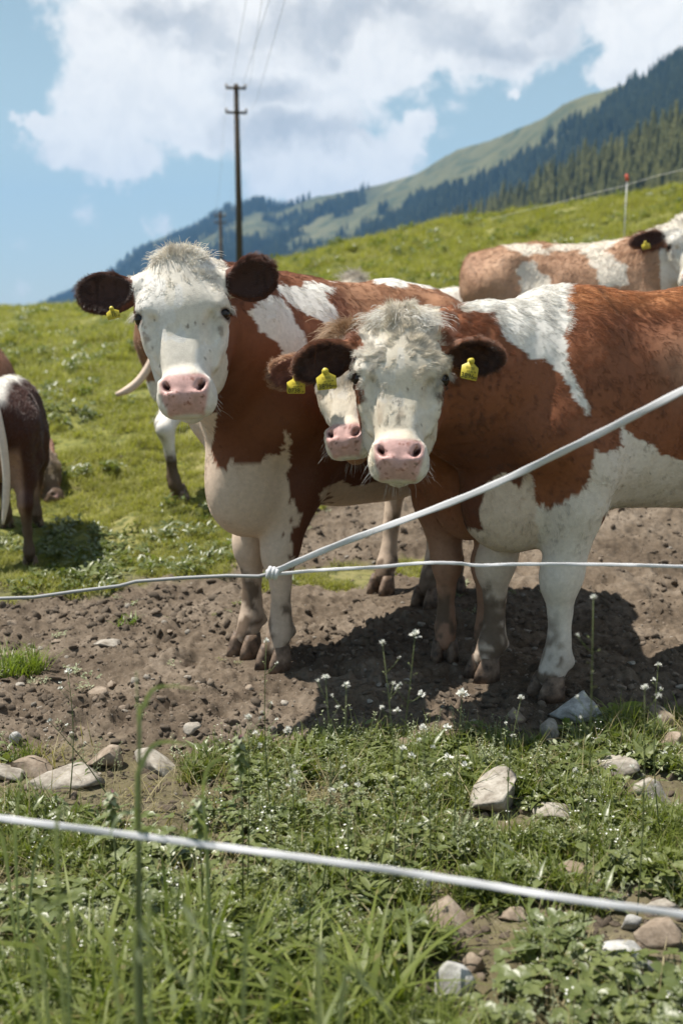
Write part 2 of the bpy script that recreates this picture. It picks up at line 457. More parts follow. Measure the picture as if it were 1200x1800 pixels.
HIDDEN = bpy.data.collections.new('scatter_sources')      # not linked to the scene
def source(objs, cname):
    c = bpy.data.collections.new(cname)
    for o in objs:
        for k in list(o.users_collection): k.objects.unlink(o)
        c.objects.link(o)
    return c
def scatter_tree():
    ng = bpy.data.node_groups.new('scatter', 'GeometryNodeTree')
    ng.interface.new_socket('Geometry', in_out='INPUT', socket_type='NodeSocketGeometry')
    cs = ng.interface.new_socket('Source', in_out='INPUT', socket_type='NodeSocketCollection')
    ng.interface.new_socket('Geometry', in_out='OUTPUT', socket_type='NodeSocketGeometry')
    n = ng.nodes; l = ng.links
    gi = n.new('NodeGroupInput'); go = n.new('NodeGroupOutput')
    ci = n.new('GeometryNodeCollectionInfo'); ci.inputs['Separate Children'].default_value = True; ci.inputs['Reset Children'].default_value = True
    l.new(gi.outputs[1], ci.inputs[0])
    ip = n.new('GeometryNodeInstanceOnPoints'); ip.inputs['Pick Instance'].default_value = True
    def att(name, typ):
        a = n.new('GeometryNodeInputNamedAttribute'); a.data_type = typ; a.inputs[0].default_value = name; return a.outputs[0]
    l.new(gi.outputs[0], ip.inputs['Points']); l.new(ci.outputs[0], ip.inputs['Instance'])
    l.new(att('idx', 'INT'), ip.inputs['Instance Index'])
    l.new(att('rot', 'FLOAT_VECTOR'), ip.inputs['Rotation']); l.new(att('scl', 'FLOAT_VECTOR'), ip.inputs['Scale'])
    l.new(ip.outputs[0], go.inputs[0])
    return ng, cs.identifier
NG, CSID = scatter_tree()
def scatter(name, pts, idx, rot, scl, coll):
    me = bpy.data.meshes.new(name); pts = np.asarray(pts, np.float32)
    me.vertices.add(len(pts)); me.vertices.foreach_set('co', pts.ravel())
    a = me.attributes.new('idx', 'INT', 'POINT'); a.data.foreach_set('value', np.asarray(idx, np.int32))
    a = me.attributes.new('rot', 'FLOAT_VECTOR', 'POINT'); a.data.foreach_set('vector', np.asarray(rot, np.float32).ravel())
    scl = np.asarray(scl, np.float32)
    if scl.ndim == 1: scl = np.stack([scl]*3, -1)
    a = me.attributes.new('scl', 'FLOAT_VECTOR', 'POINT'); a.data.foreach_set('vector', scl.ravel())
    o = bpy.data.objects.new(name, me); COL.objects.link(o)
    md = o.modifiers.new('scatter', 'NODES'); md.node_group = NG; md[CSID] = coll
    tag(o, kind='stuff'); return o
sp_src = source([spruce_crown(s).build('spruce_source', M_needle, smooth=False) for s in range(5)], 'spruces_src')
sp_src2 = source([spruce_crown(s+20).build('spruce_source', M_needle2, smooth=False) for s in range(5)], 'spruces_near_src')
def forest(name, G, n, wmin, coll, hmin, hmax, seed, pxr=(-200, 1400)):
    r = np.random.default_rng(seed); X, Y, Z, W = G
    nr, nc = X.shape
    i = r.uniform(0, nr-4.01, n*4); j = r.uniform(0, nc-1.01, n*4)
    a = i.astype(int); b = j.astype(int); fi = i-a; fj = j-b
    def S(Q): return (Q[a, b]*(1-fi)*(1-fj)+Q[a+1, b]*fi*(1-fj)+Q[a, b+1]*(1-fi)*fj+Q[a+1, b+1]*fi*fj)
    x, y, z, w = S(X), S(Y), S(Z), S(W)
    qx, _ = project(np.stack([x, y, z], -1))
    ok = (w > wmin+r.uniform(0, .4, len(w))) & (qx > pxr[0]) & (qx < pxr[1])
    k = np.nonzero(ok)[0][:n]
    pts = np.stack([x, y, z-.5], -1)[k]; m = len(k)
    h = r.uniform(hmin, hmax, m); sc = np.stack([h*1.1, h*1.1, h], -1)
    rot = np.zeros((m, 3)); rot[:, 2] = r.uniform(0, 6.28, m)
    return scatter(name, pts, r.integers(0, 5, m), rot, sc, coll)
tag(forest('spruce_forest', MG, 30000, .45, sp_src, 20, 34, 5), 'dark spruce forest covering the mountain flank', None)
tag(forest('spruce_forest', HG, 3200, .3, sp_src2, 14, 24, 6), 'olive spruce forest on the nearer wooded hill', None)
# single spruces at the wood's edge, tall enough to tell apart
crown_protos = [spruce_crown(s+50) for s in range(4)]
tr_me = None
def spruce(x, y, z, h, k, label):
    root = empty('spruce_tree', (x, y, z)); root.scale = (h, h, h); root.rotation_euler = (0, 0, k*1.7)
    tag(root, label, 'tree', 'spruces along the edge of the wooded hill')
    global tr_me
    if tr_me is None:
        o = MB().tube([(0, 0, -.03), (0, 0, .5), (0, 0, .97)], [.016, .010, .002], 6).build('trunk', M_bark, root); tr_me = o.data
    else:
        o = bpy.data.objects.new('trunk', tr_me); COL.objects.link(o); o.parent = root
    pr = crown_protos[k % 4]
    if isinstance(pr, MB):
        c = pr.build('crown', M_needle2, root, smooth=False); crown_protos[k % 4] = c.data
    else:
        c = bpy.data.objects.new('crown', pr); COL.objects.link(c); c.parent = root
X, Y, Z, W = HG
r_ = random.Random(3)
for k in range(34):
    j = int(np.interp(r_.uniform(960, 1290), np.linspace(HX[0], HX[-1], X.shape[1]), np.arange(X.shape[1])))
    i = int(r_.uniform(.30, .97)*49)
    spruce(float(X[i, j]), float(Y[i, j]), float(Z[i, j])-.5, r_.uniform(17, 27), k, 'olive green spruce standing on the wooded hill above the right meadow')
FUR = 1.0
HAZE = True
# ------------------------------------------------------------------ cattle : implicit surface modelling
def surface_nets(F, xs, ys, zs):
    S = F < 0
    nx, ny, nz = F.shape
    c = np.zeros((nx-1, ny-1, nz-1), np.int8)
    for dx in (0, 1):
        for dy in (0, 1):
            for dz in (0, 1):
                c += S[dx:nx-1+dx, dy:ny-1+dy, dz:nz-1+dz]
    act = (c > 0) & (c < 8)
    I, J, K = np.nonzero(act)
    vid = np.full(act.shape, -1, np.int32); vid[I, J, K] = np.arange(len(I))
    acc = np.zeros((len(I), 3)); cnt = np.zeros(len(I))
    X = np.asarray(xs); Y = np.asarray(ys); Z = np.asarray(zs)
    corners = [(a, b, d) for a in (0, 1) for b in (0, 1) for d in (0, 1)]
    for p in corners:
        for ax in range(3):
            if p[ax]: continue
            q = list(p); q[ax] = 1
            f0 = F[I+p[0], J+p[1], K+p[2]]; f1 = F[I+q[0], J+q[1], K+q[2]]
            m = (f0 < 0) != (f1 < 0)
            t = np.where(m, f0/np.where(np.abs(f0-f1) < 1e-9, 1, f0-f1), 0)
            A = np.stack([X[I+p[0]], Y[J+p[1]], Z[K+p[2]]], -1); B = np.stack([X[I+q[0]], Y[J+q[1]], Z[K+q[2]]], -1)
            acc += m[:, None]*(A+(B-A)*t[:, None]); cnt += m
    V = acc/cnt[:, None]
    quads = []
    def emit(mask, flip, cells):
        i, j, k = np.nonzero(mask)
        f = flip[i, j, k]
        q = np.stack([vid[i+a, j+b, k+d] for a, b, d in cells], -1)
        q[f] = q[f][:, ::-1]; quads.append(q)
    e = S[:-1, 1:-1, 1:-1] != S[1:, 1:-1, 1:-1]
    emit(e, ~S[:-1, 1:-1, 1:-1], [(0, 0, 0), (0, 1, 0), (0, 1, 1), (0, 0, 1)])
    e = S[1:-1, :-1, 1:-1] != S[1:-1, 1:, 1:-1]
    emit(e, ~S[1:-1, :-1, 1:-1], [(0, 0, 0), (0, 0, 1), (1, 0, 1), (1, 0, 0)])
    e = S[1:-1, 1:-1, :-1] != S[1:-1, 1:-1, 1:]
    emit(e, ~S[1:-1, 1:-1, :-1], [(0, 0, 0), (1, 0, 0), (1, 1, 0), (0, 1, 0)])
    Q = np.concatenate(quads); Q = Q[(Q >= 0).all(1)]
    return V, Q

class SDF:
    def __init__(s): s.p = []
    def E(s, c, r, k=.06, R=None, sub=False):
        c = np.array(c, float); r = np.array(r, float)
        s.p.append(('E', c, r, k, R, sub, c-r.max(), c+r.max()))
    def RC(s, a, b, ra, rb, k=.05, sub=False):
        a = np.array(a, float); b = np.array(b, float); m = max(ra, rb)
        s.p.append(('C', a, b, ra, rb, k, sub, np.minimum(a, b)-m, np.maximum(a, b)+m))
    def chain(s, pts, rads, k=.04):
        for i in range(len(pts)-1): s.RC(pts[i], pts[i+1], rads[i], rads[i+1], k)
    def TB(s, o, R, a0, a1, w0, w1, b0, b1, r, k=.04):
        """tapered rounded box in the head frame: along a, half width w, b range (lo,hi) at both ends"""
        o = np.array(o, float)
        h = max(abs(a1), abs(a0), w0, w1, abs(b0[0]), abs(b1[0]))+.05
        ce = o+R@np.array([(a0+a1)/2, 0, (b0[0]+b0[1])/2]); L = (abs(a1-a0)/2+max(w0, w1)+abs(b0[1]-b0[0])/2)
        s.p.append(('T', o, R, a0, a1, w0, w1, b0, b1, r, k, False, ce-L, ce+L))
    def evaluate(s, xs, ys, zs):
        F = np.full((len(xs), len(ys), len(zs)), .5, np.float32)
        for p in s.p:
            lo, hi = p[-2], p[-1]
            k = p[3] if p[0] == 'E' else (p[5] if p[0] == 'C' else p[10])
            sub = p[4+1] if p[0] == 'E' else (p[6] if p[0] == 'C' else False)
            m = k+.03
            i0, i1 = np.searchsorted(xs, (lo[0]-m, hi[0]+m)); j0, j1 = np.searchsorted(ys, (lo[1]-m, hi[1]+m)); k0, k1 = np.searchsorted(zs, (lo[2]-m, hi[2]+m))
            if i1-i0 < 1 or j1-j0 < 1 or k1-k0 < 1: continue
            x = xs[i0:i1][:, None, None]; y = ys[j0:j1][None, :, None]; z = zs[k0:k1][None, None, :]
            if p[0] == 'C':
                _, a, b, ra, rb = p[:5]
                ab = b-a; L = ab.dot(ab)+1e-9
                h = np.clip(((x-a[0])*ab[0]+(y-a[1])*ab[1]+(z-a[2])*ab[2])/L, 0, 1)
                d = np.sqrt((x-a[0]-h*ab[0])**2+(y-a[1]-h*ab[1])**2+(z-a[2]-h*ab[2])**2)-(ra+(rb-ra)*h)
            elif p[0] == 'E':
                _, c, r, _, R = p[:5]
                dx, dy, dz = x-c[0], y-c[1], z-c[2]
                if R is not None:
                    dx, dy, dz = (dx*R[0, 0]+dy*R[1, 0]+dz*R[2, 0]), (dx*R[0, 1]+dy*R[1, 1]+dz*R[2, 1]), (dx*R[0, 2]+dy*R[1, 2]+dz*R[2, 2])
                k0_ = np.sqrt((dx/r[0])**2+(dy/r[1])**2+(dz/r[2])**2); k1_ = np.sqrt((dx/r[0]**2)**2+(dy/r[1]**2)**2+(dz/r[2]**2)**2)
                d = k0_*(k0_-1)/np.maximum(k1_, 1e-6)
            else:
                _, o, R, a0, a1, w0, w1, b0, b1, rr = p[:10]
                dx, dy, dz = x-o[0], y-o[1], z-o[2]
                A = dx*R[0, 0]+dy*R[1, 0]+dz*R[2, 0]; Sx = dx*R[0, 1]+dy*R[1, 1]+dz*R[2, 1]; B = dx*R[0, 2]+dy*R[1, 2]+dz*R[2, 2]
                h = np.clip((A-a0)/(a1-a0), 0, 1); h = h*h*(3-2*h)
                w = w0+(w1-w0)*h; bl = b0[0]+(b1[0]-b0[0])*h; bh = b0[1]+(b1[1]-b0[1])*h
                qa = np.abs(A-(a0+a1)/2)-(a1-a0)/2+rr; qs = np.abs(Sx)-w+rr; qb = np.abs(B-(bl+bh)/2)-(bh-bl)/2+rr
                d = np.sqrt(np.maximum(qa, 0)**2+np.maximum(qs, 0)**2+np.maximum(qb, 0)**2)+np.minimum(np.maximum(qa, np.maximum(qs, qb)), 0)-rr
            G = F[i0:i1, j0:j1, k0:k1]
            if sub:
                e = -d; h = np.clip(.5-.5*(G-e)/k, 0, 1); F[i0:i1, j0:j1, k0:k1] = G*(1-h)+e*h+k*h*(1-h)
            else:
                h = np.clip(.5+.5*(G-d)/k, 0, 1); F[i0:i1, j0:j1, k0:k1] = G*(1-h)+d*h-k*h*(1-h)
        return F

def axis(lo, hi, coarse, fine=None, flo=0, fhi=0):
    if fine is None: return np.arange(lo, hi+coarse, coarse)
    flo = max(flo, lo); fhi = min(fhi, hi)
    a = np.arange(lo, flo, coarse) if flo-lo > coarse else np.array([lo])
    b = np.arange(a[-1]+fine, fhi, fine)
    c = np.arange(b[-1]+coarse, hi+coarse, coarse)
    return np.concatenate([a, b, c])

# -- materials
def mat_coat():
    m, t, b = principled('cattle_skin', rough=.62, spec=.3)
    at = t.new('ShaderNodeAttribute', attribute_name='coat')
    tcn = t.new('ShaderNodeTexCoord')
    n = t.noise(tcn.outputs['Object'], 60, 4, .6)
    col = t.mix(.35, at.outputs['Color'], t.ramp(n, [(.3, (.62, .6, .58)), (.7, (1.15, 1.15, 1.15))]), 'MULTIPLY')
    t.put(b.inputs['Base Color'], col)
    wet = t.new('ShaderNodeAttribute', attribute_name='wet')
    t.put(b.inputs['Roughness'], t.math('SUBTRACT', .68, t.math('MULTIPLY', wet.outputs['Fac'], .30)))
    n2 = t.noise(tcn.outputs['Object'], 340, 3, .6)
    bp = t.new('ShaderNodeBump'); bp.inputs['Strength'].default_value = .35; bp.inputs['Distance'].default_value = .003
    t.put(bp.inputs['Height'], t.math('ADD', n2, n)); t.l.new(bp.outputs[0], b.inputs['Normal'])
    b.inputs['Subsurface Weight'].default_value = .0
    return m
def mat_hair():
    m = bpy.data.materials.new('cattle_hair'); m.use_nodes = True
    t = NT(m.node_tree); b = t.n['Principled BSDF']
    at = t.new('ShaderNodeAttribute', attribute_name='tint')
    t.put(b.inputs['Base Color'], at.outputs['Color'])
    b.inputs['Roughness'].default_value = .40; b.inputs['Specular IOR Level'].default_value = .5
    return m
M_coat = mat_coat(); M_hair = mat_hair()
M_eye, _, _ = principled('dark_eye', (.010, .006, .004), .12, .35)
M_tagy, _, _ = principled('yellow_tag_plastic', (.56, .46, .055), .45, .35)
M_tagprint, _, _ = principled('tag_print', (.03, .03, .02), .5, .2)
def mat_hoof():
    m, t, b = principled('hoof_horn', rough=.6, spec=.3)
    tcn = t.new('ShaderNodeTexCoord'); n = t.noise(tcn.outputs['Object'], 28, 4, .6)
    t.put(b.inputs['Base Color'], t.ramp(n, [(.35, (.055, .038, .028)), (.6, (.20, .14, .10)), (.8, (.33, .25, .19))]))
    return m
M_hoof = mat_hoof()

C_BROWN = np.array([.185, .066, .028]); C_DARK = np.array([.085, .028, .015]); C_TAN = np.array([.34, .175, .095])
C_WHITE = np.array([.76, .73, .67]); C_CREAM = np.array([.60, .45, .33]); C_PINK = np.array([.58, .36, .33]); C_MUD = np.array([.10, .068, .045])
def lerp(a, b, w): return a*(1-w[..., None])+b*w[..., None]
def in_poly(px, py, poly):
    c = np.zeros(px.shape, bool); n = len(poly)
    for i in range(n):
        x1, y1 = poly[i]; x2, y2 = poly[(i+1) % n]
        if y1 == y2: continue
        c ^= ((y1 > py) != (y2 > py)) & (px < (x2-x1)*(py-y1)/(y2-y1)+x1)
    return c

class Cow:
    def __init__(s, label, group, fcenter, fwd, S=1.0, hooves=None, cat='cow', zoff=0.0):
        """fcenter: world xy between the front hooves; fwd: world direction the body points to"""
        s.S = S; f = np.array(fwd, float); f /= np.linalg.norm(f); s.f = f
        s.yaw = math.atan2(f[1], f[0])
        o = np.array(fcenter, float)-f*.50*S
        s.hl = hooves or {'fl': (.50, .16), 'fr': (.50, -.16), 'hl': (-.66, .17), 'hr': (-.66, -.17)}
        s.Rz = np.array([[cos(s.yaw), -sin(s.yaw), 0], [sin(s.yaw), cos(s.yaw), 0], [0, 0, 1]])
        hz = {}
        for k, (hx, hy) in s.hl.items():
            w = o+(s.Rz[:2, :2]@np.array([hx, hy]))*S
            hz[k] = (w, float(ground_z(w[0], w[1], False)))
        z = np.mean([v[1] for v in hz.values()])+zoff
        s.o = np.array([o[0], o[1], z]); s.hz = {}
        for k, (w, g) in hz.items():
            s.hz[k] = (g-z)/S; PADS.append((w[0], w[1], g-.004, .17*S))
        s.root = empty('cow', tuple(s.o), s.yaw)
        tag(s.root, label, cat, group); s.B = SDF(); s.ears = []
    def loc(s, w): return (s.Rz.T@(np.asarray(w, float)-s.o))/s.S
    def wor(s, l): return s.o+s.Rz@(np.asarray(l, float)*s.S)
    # torso and legs, unit = a cow 1.38 m at the withers
    def torso(s, belly=1.0, thin=1.0, lift=0.0, rear=0.0, brisket=.72, drop=0.0):
        B = s.B; t = thin; z = lift
        B.E((-.05, 0, .975+z-drop*.5), (.62, .30*t, .37*belly+drop*.5), .10); B.E((-.35, 0, .86+z-drop*.5), (.35, .24*t, .26*belly+drop*.5), .12)
        B.E((.36, 0, .98+z), (.33, .235*t, .37), .12)
        B.E((-.52, 0, 1.09+z), (.34, .235*t, .25), .12)
        B.E((-.70, 0, 1.07+z), (.16, .185*t, .21), .10)
        B.RC((.42, 0, 1.275+z), (-.25, 0, 1.275+z), .095, .095, .10); B.RC((-.25, 0, 1.28+z), (-.78, 0, 1.25+z), .095, .07, .10)
        for q in (1, -1):
            B.E((-.43, .20*q*t, 1.26+z), (.075, .05, .06), .09)
            B.E((-.25, .31*q*t, 1.14+z), (.13, .07, .10), .08, None, True)
            B.RC((.19, .300*q*t, 1.14+z), (.27, .290*q*t, .80+z), .014, .014, .06, True)
            B.RC((.60, .125*q*t, .90+z), (.57, .105*q*t, brisket+z), .012, .012, .05, True)
            B.E((-.80, .095*q, 1.17+z), (.06, .05, .06), .07)
            B.RC((.36, .11*q, 1.23+z), (.56, .155*q*t, .92+z), .085, .105, .08)
            B.RC((.56, .155*q*t, .92+z), (.40, .175*q*t, .80+z), .105, .095, .08)
        B.E((.60, 0, brisket+z), (.15, .095, .15), .13); B.E((.48, 0, brisket+.01+z), (.20, .13, .15), .13)
        B.E((-.40, 0, 1.10+rear+z), (.42, .20, .24), .14)
    def legs(s):
        B = s.B; lt = getattr(s, 'lt', 1.0)
        for k, (hx, hy) in s.hl.items():
            g = s.hz[k]; q = 1 if hy > 0 else -1
            if k[0] == 'f':
                B.chain([(.43, .165*q, .86), (.44+(hx-.5)*.4, .165*q+(hy-.165*q)*.4, .68), (hx-.015, hy, .43+g), (hx-.005, hy, .375+g)], [.115, .096*lt, .060*lt, .053*lt], .05)
                B.chain([(hx-.005, hy, .375+g), (hx-.012, hy, .30+g), (hx-.012, hy, .20+g), (hx-.008, hy, .135+g), (hx+.02, hy, .075+g)], [.049*lt, .039*lt, .037*lt, .047*lt, .046*lt], .02)
                B.E((hx+.012, hy, .42+g), (.048*lt, .052*lt, .065), .03)
            else:
                B.RC((-.56, .125*q, 1.06), (-.42, .185*q, .80), .185, .11, .10)
                B.RC((-.72, .115*q, 1.02), (-.62, .15*q, .68), .125, .095, .10)
                B.chain([(-.44, .18*q, .78), (-.60, hy*.97, .64), (hx-.10, hy, .52+g), (hx-.075, hy, .46+g)], [.115, .085, .052, .050], .05)
                B.E((hx-.125, hy, .53+g), (.035, .03, .045), .03)
                B.chain([(hx-.075, hy, .46+g), (hx-.045, hy, .30+g), (hx-.03, hy, .20+g), (hx-.02, hy, .135+g), (hx+.015, hy, .075+g)], [.046, .038, .036, .047, .045], .02)
            for e in (-1, 1): B.E((hx-.055, hy+.022*e, .115+g), (.018, .014, .02), .015)
    def hoof_parts(s):
        S = s.S
        for k, (hx, hy) in s.hl.items():
            g = s.hz[k]; mb = MB()
            for e in (-1, 1):
                v = []; n = 10; rings = [(-.004, 1.0, .012), (.03, .92, .008), (.062, .74, 0), (.082, .60, -.006)]
                for (zz, sc, sh) in rings:
                    for i in range(n):
                        a = 2*pi*i/n; x = cos(a)*.058*sc; y = sin(a)*.031*sc
                        if x > 0: y *= (1-.45*(x/.058)**2)
                        v.append(((hx+.028+x+sh)*S, (hy+e*.029+y+e*.004)*S, (g+zz)*S))
                f = [(r*n+i, r*n+(i+1) % n, (r+1)*n+(i+1) % n, (r+1)*n+i) for r in range(3) for i in range(n)]
                f.append(tuple(range(n-1, -1, -1))); f.append(tuple(3*n+i for i in range(n)))
                mb.add(v, f)
            mb.build('hoof', M_hoof, s.root)
    def head(s, poll, muz, face=(0, -1, 0.0), hs=1.0, side=None, neckr=1.0):
        """poll, muzzle tip in world space; face = rough direction the forehead looks"""
        S = s.S
        p = s.loc(poll); m = s.loc(muz)
        n = (m-p); s.HL = np.linalg.norm(n); n /= s.HL
        f = s.Rz.T@np.array(face, float); f = f-n*f.dot(n); f /= np.linalg.norm(f)
        sd = np.cross(f, n)
        R = np.stack([n, sd, f], 1); s.HR = R; s.HO = p; h = s.HL/.49; s.h = h
        H = lambda a, q, b: p+R@(np.array([a, q, b])*h)
        s.H = H; B = s.B
        # neck
        B.RC((.40, 0, 1.06), H(.12, 0, -.17), .225*neckr, .115*h, .12)
        B.RC((.30, 0, 1.27), H(.03, 0, -.12), .095, .085*h, .12)
        B.RC((.57, 0, .84), H(.20, 0, -.23), .145*neckr, .065*h, .12)
        mid = (np.array((.40, 0, 1.06))+H(.12, 0, -.17))/2
        B.E(mid, (.17*neckr, .14*neckr, .20*neckr), .12)
        # skull
        def T(a0, a1, w0, w1, b0, b1, r, k=.04): B.TB(p, R, a0*h, a1*h, w0*h, w1*h, tuple(x*h for x in b0), tuple(x*h for x in b1), r*h, k*h)
        def E(c, r, k=.03, sub=False): B.E(H(*c), np.array(r)*h, k*h, R, sub)
        T(-.015, .20, .098, .118, (-.17, -.015), (-.18, .0), .055)
        T(.10, .41, .112, .064, (-.17, -.003), (-.13, -.006), .050, .045)
        E((.21, 0, -.155), (.19, .118, .085), .05)
        E((.10, 0, -.02), (.10, .075, .035), .06)
        E((.0, 0, -.055), (.05, .075, .055), .04)
        for q in (1, -1):
            E((.155, .108*q, -.035), (.045, .034, .035), .035)      # brow
            E((.235, .098*q, -.075), (.055, .03, .04), .04)          # cheek bone
            E((.26, .072*q, -.17), (.12, .038, .06), .05)
            B.RC(H(.16, .068*q, -.24), H(.40, .034*q, -.130), .045*h, .030*h, .04)
            E((.060, .118*q, -.07), (.035, .045, .04), .04)          # ear root
        E((.422, 0, -.060), (.072, .083, .060), .035)
        E((.435, .046, -.068), (.050, .038, .050), .03); E((.435, -.046, -.068), (.050, .038, .050), .03)
        E((.415, 0, -.008), (.050, .064, .020), .025)
        E((.440, 0, -.146), (.045, .046, .034), .025)
        E((.485, 0, -.118), (.028, .085, .0055), .012, True)
        for q in (1, -1):
            B.RC(H(.402, .061*q, -.006), H(.430, .041*q, .006), .0095*h, .0105*h, .007, True)
            B.RC(H(.408, .055*q, .0), H(.415, .042*q, -.03), .010*h, .009*h, .007, True)
            B.RC(H(.440, .042*q, .008), H(.440, .016*q, .010), .008*h, .006*h, .012)
            B.RC(H(.395, .069*q, -.02), H(.425, .067*q, -.022), .012*h, .012*h, .014)
            B.RC(H(.215, .112*q, -.035), H(.33, .088*q, -.075), .012*h, .010*h, .03)      # facial crest
            B.E(H(.25, .088*q, -.012), np.array((.06, .018, .016))*h, .02*h, R, True)
            E((.182, .128*q, -.028), (.017, .016, .022), .014, True)
            B.RC(H(.165, .112*q, -.006), H(.168, .142*q, -.060), .011*h, .009*h, .016)
            B.RC(H(.201, .112*q, -.014), H(.198, .134*q, -.060), .007*h, .007*h, .014)
    def eyes(s):
        S = s.S; v, f = icosphere(3)
        for q in (1, -1):
            c = s.H(.184, .120*q, -.037)
            mesh_obj('eye', (v*.0235*s.h+c)*S, [f], M_eye, s.root)
    def ear(s, root_h, tip, half, open_dir, droop=0.0, thick=.017):
        """root_h: head coords; tip: world; half: half breadth (m); open_dir: world direction the cup faces"""
        a = s.H(*root_h); b = s.loc(tip); e = b-a; L = np.linalg.norm(e); e /= L
        o = s.Rz.T@np.array(open_dir, float); o = o-e*o.dot(e); o /= np.linalg.norm(o); w = np.cross(o, e)
        R = np.stack([e, w, o], 1); c = a+e*L*.56
        s.B.RC(a-e*.02, a+e*L*.25, .034, .032, .03)
        s.B.E(c, (L*.48, half, thick+.016), .02, R)
        s.B.E(c+e*.004+o*(thick+.012), (L*.40, half*.80, thick+.008), .008, R, True)
        s.ears.append((c, R, L, half))
    def build(s, fine=.0075, coarse=.017, headfine=True):
        s.torso(**getattr(s, 'tk', {})); s.legs()
        lo = np.min([p[-2] for p in s.B.p], 0)-.05; hi = np.max([p[-1] for p in s.B.p], 0)+.05
        pts = [s.H(-.05, 0, -.05), s.H(.5, 0, -.1), s.H(.2, 0, -.2), s.H(.2, .15, 0), s.H(.2, -.15, 0)]+[e[0]+e[1][:, 0]*e[2]*.55 for e in s.ears]
        pts = np.array(pts); fl = pts.min(0)-.03; fh = pts.max(0)+.03
        ax = [axis(lo[i], hi[i], coarse, fine if headfine else None, fl[i], fh[i]) for i in range(3)]
        F = s.B.evaluate(*ax)
        V, Q = surface_nets(F, *ax)
        # relax a little so the cell pattern never shows
        for it in range(2):
            A = np.zeros_like(V); c = np.zeros(len(V))
            for i in range(4):
                a, b = Q[:, i], Q[:, (i+1) % 4]
                np.add.at(A, a, V[b]); np.add.at(A, b, V[a]); np.add.at(c, a, 1); np.add.at(c, b, 1)
            V = V*.5+.5*A/np.maximum(c, 1)[:, None]
        T_ = np.concatenate([Q[:, [0, 1, 2]], Q[:, [0, 2, 3]]]); N_ = np.cross(V[T_[:, 1]]-V[T_[:, 0]], V[T_[:, 2]]-V[T_[:, 0]]); VN_ = np.zeros_like(V)
        for i in range(3): np.add.at(VN_, T_[:, i], N_)
        VN_ /= np.linalg.norm(VN_, axis=1)[:, None]+1e-12
        x_, z_ = V[:, 0], V[:, 2]; Hd = ((V-s.HO)@s.HR)/s.h
        torso = sstep(z_, .62, .75)*(1-(Hd[:, 2] > -.28)*(np.abs(Hd[:, 1]) < .25)*(Hd[:, 0] < .6)*1.0)
        ribs = np.sin((x_+.12*(z_-1))*2*pi/.078)*sstep(x_, -.38, -.22)*sstep(.22-x_, 0, .12)*sstep(1.18-z_, 0, .15)*sstep(z_, .72, .85)
        folds = np.sin((x_*.9+.35*z_)*2*pi/.085+1.6*vnoise(V*4, 71))*sstep(x_, .42, .56)*sstep(z_, .75, .95)
        V = V+VN_*(torso*(.0030*ribs+.0012*folds+.0075*vnoise(V*6, 72)+.0028*vnoise(V*16, 73)))[:, None]
        s.V, s.Q = V, Q
        col, wet = s.coat(V)
        rgba = np.concatenate([col, np.ones((len(V), 1))], 1)
        s.body = mesh_obj('body', V*s.S, [Q], M_coat, s.root, attrs={'coat': rgba, 'wet': wet})
        s.eyes(); s.hoof_parts()
    def spaces(s, L):
        W = s.o+(L*s.S)@s.Rz.T
        Hh = ((L-s.HO)@s.HR)/s.h
        px, py = project(W)
        ear = np.zeros(len(L)); eo = np.zeros(len(L))
        for (c, R, Le, half) in s.ears:
            q = (L-c)@R
            m = (q[:, 0] > -Le*.40) & (q[:, 0] < Le*.56) & (np.abs(q[:, 1]) < half*1.3) & (np.abs(q[:, 2]) < .06)
            ear = np.maximum(ear, m*1.0)
            eo = np.maximum(eo, m*(q[:, 2] > .0)*(((q[:, 0]/(Le*.42))**2+(q[:, 1]/(half*.84))**2) < 1))
        return W, Hh, px, py, ear, eo
    def coat(s, L):
        W, Hh, px, py, ear, eo = s.spaces(L)
        n = np.stack([vnoise(L*14+3.1, 5), vnoise(L*14+8.7, 6)], -1)*7+np.stack([vnoise(L*55, 7), vnoise(L*55+4, 8)], -1)*4
        col, wet = s.pattern(L, W, Hh, px+n[:, 0], py+n[:, 1], ear, eo)
        # mud on the lower legs
        leg = sstep(.36-L[:, 2]+.18*vnoise(L*9, 9)+.06*vnoise(L*40, 10), -.02, .16)*sstep(.55-L[:, 2], 0, .05)
        patch = sstep(vnoise(L*np.array([18, 18, 8])+5, 12)+.6*vnoise(L*48, 13)+.35*sstep(.2-L[:, 2], 0, .1), -.15, .2)
        col = lerp(col, C_MUD*1.15, leg*(.30+.70*patch)*.95)
        return np.clip(col, 0, 1), wet
    def head_white(s, Hh, px, ear):
        a, q, b = Hh[:, 0], Hh[:, 1], Hh[:, 2]
        return (a > -.10) & (a < .56) & (b > -.20-.25*np.clip(a-.25, 0, .2)) & (np.abs(q) < .19) & (ear < .5)
    def paint_face(s, col, Hh, wet, eo, ear, earcol, inner, tear=1.0):
        a, q, b = Hh[:, 0], Hh[:, 1], Hh[:, 2]
        pad = (sstep(a+.10*np.abs(q), .376, .388)*sstep(.073-np.abs(q)-.8*np.clip(.396-a, 0, 1)-.36*np.clip(a-.43, 0, 1)+.004*vnoise(Hh*60+3, 23), -.004, .006)*sstep(.488-.05*b-a, -.002, .004)*sstep(b, -.110, -.095))
        n1 = vnoise(Hh*60, 21); n2 = vnoise(Hh*170, 22)
        pk = C_PINK*(1+.16*n1[:, None])
        pk = lerp(pk, np.array([.26, .10, .07]), sstep(n2+.6*n1, .55, .9)*.8)
        hd = (np.abs(q) < .2) & (a > -.1) & (a < .56) & (b > -.26)
        pad = pad*hd
        col = lerp(col, pk, pad); wet = np.maximum(wet, pad)
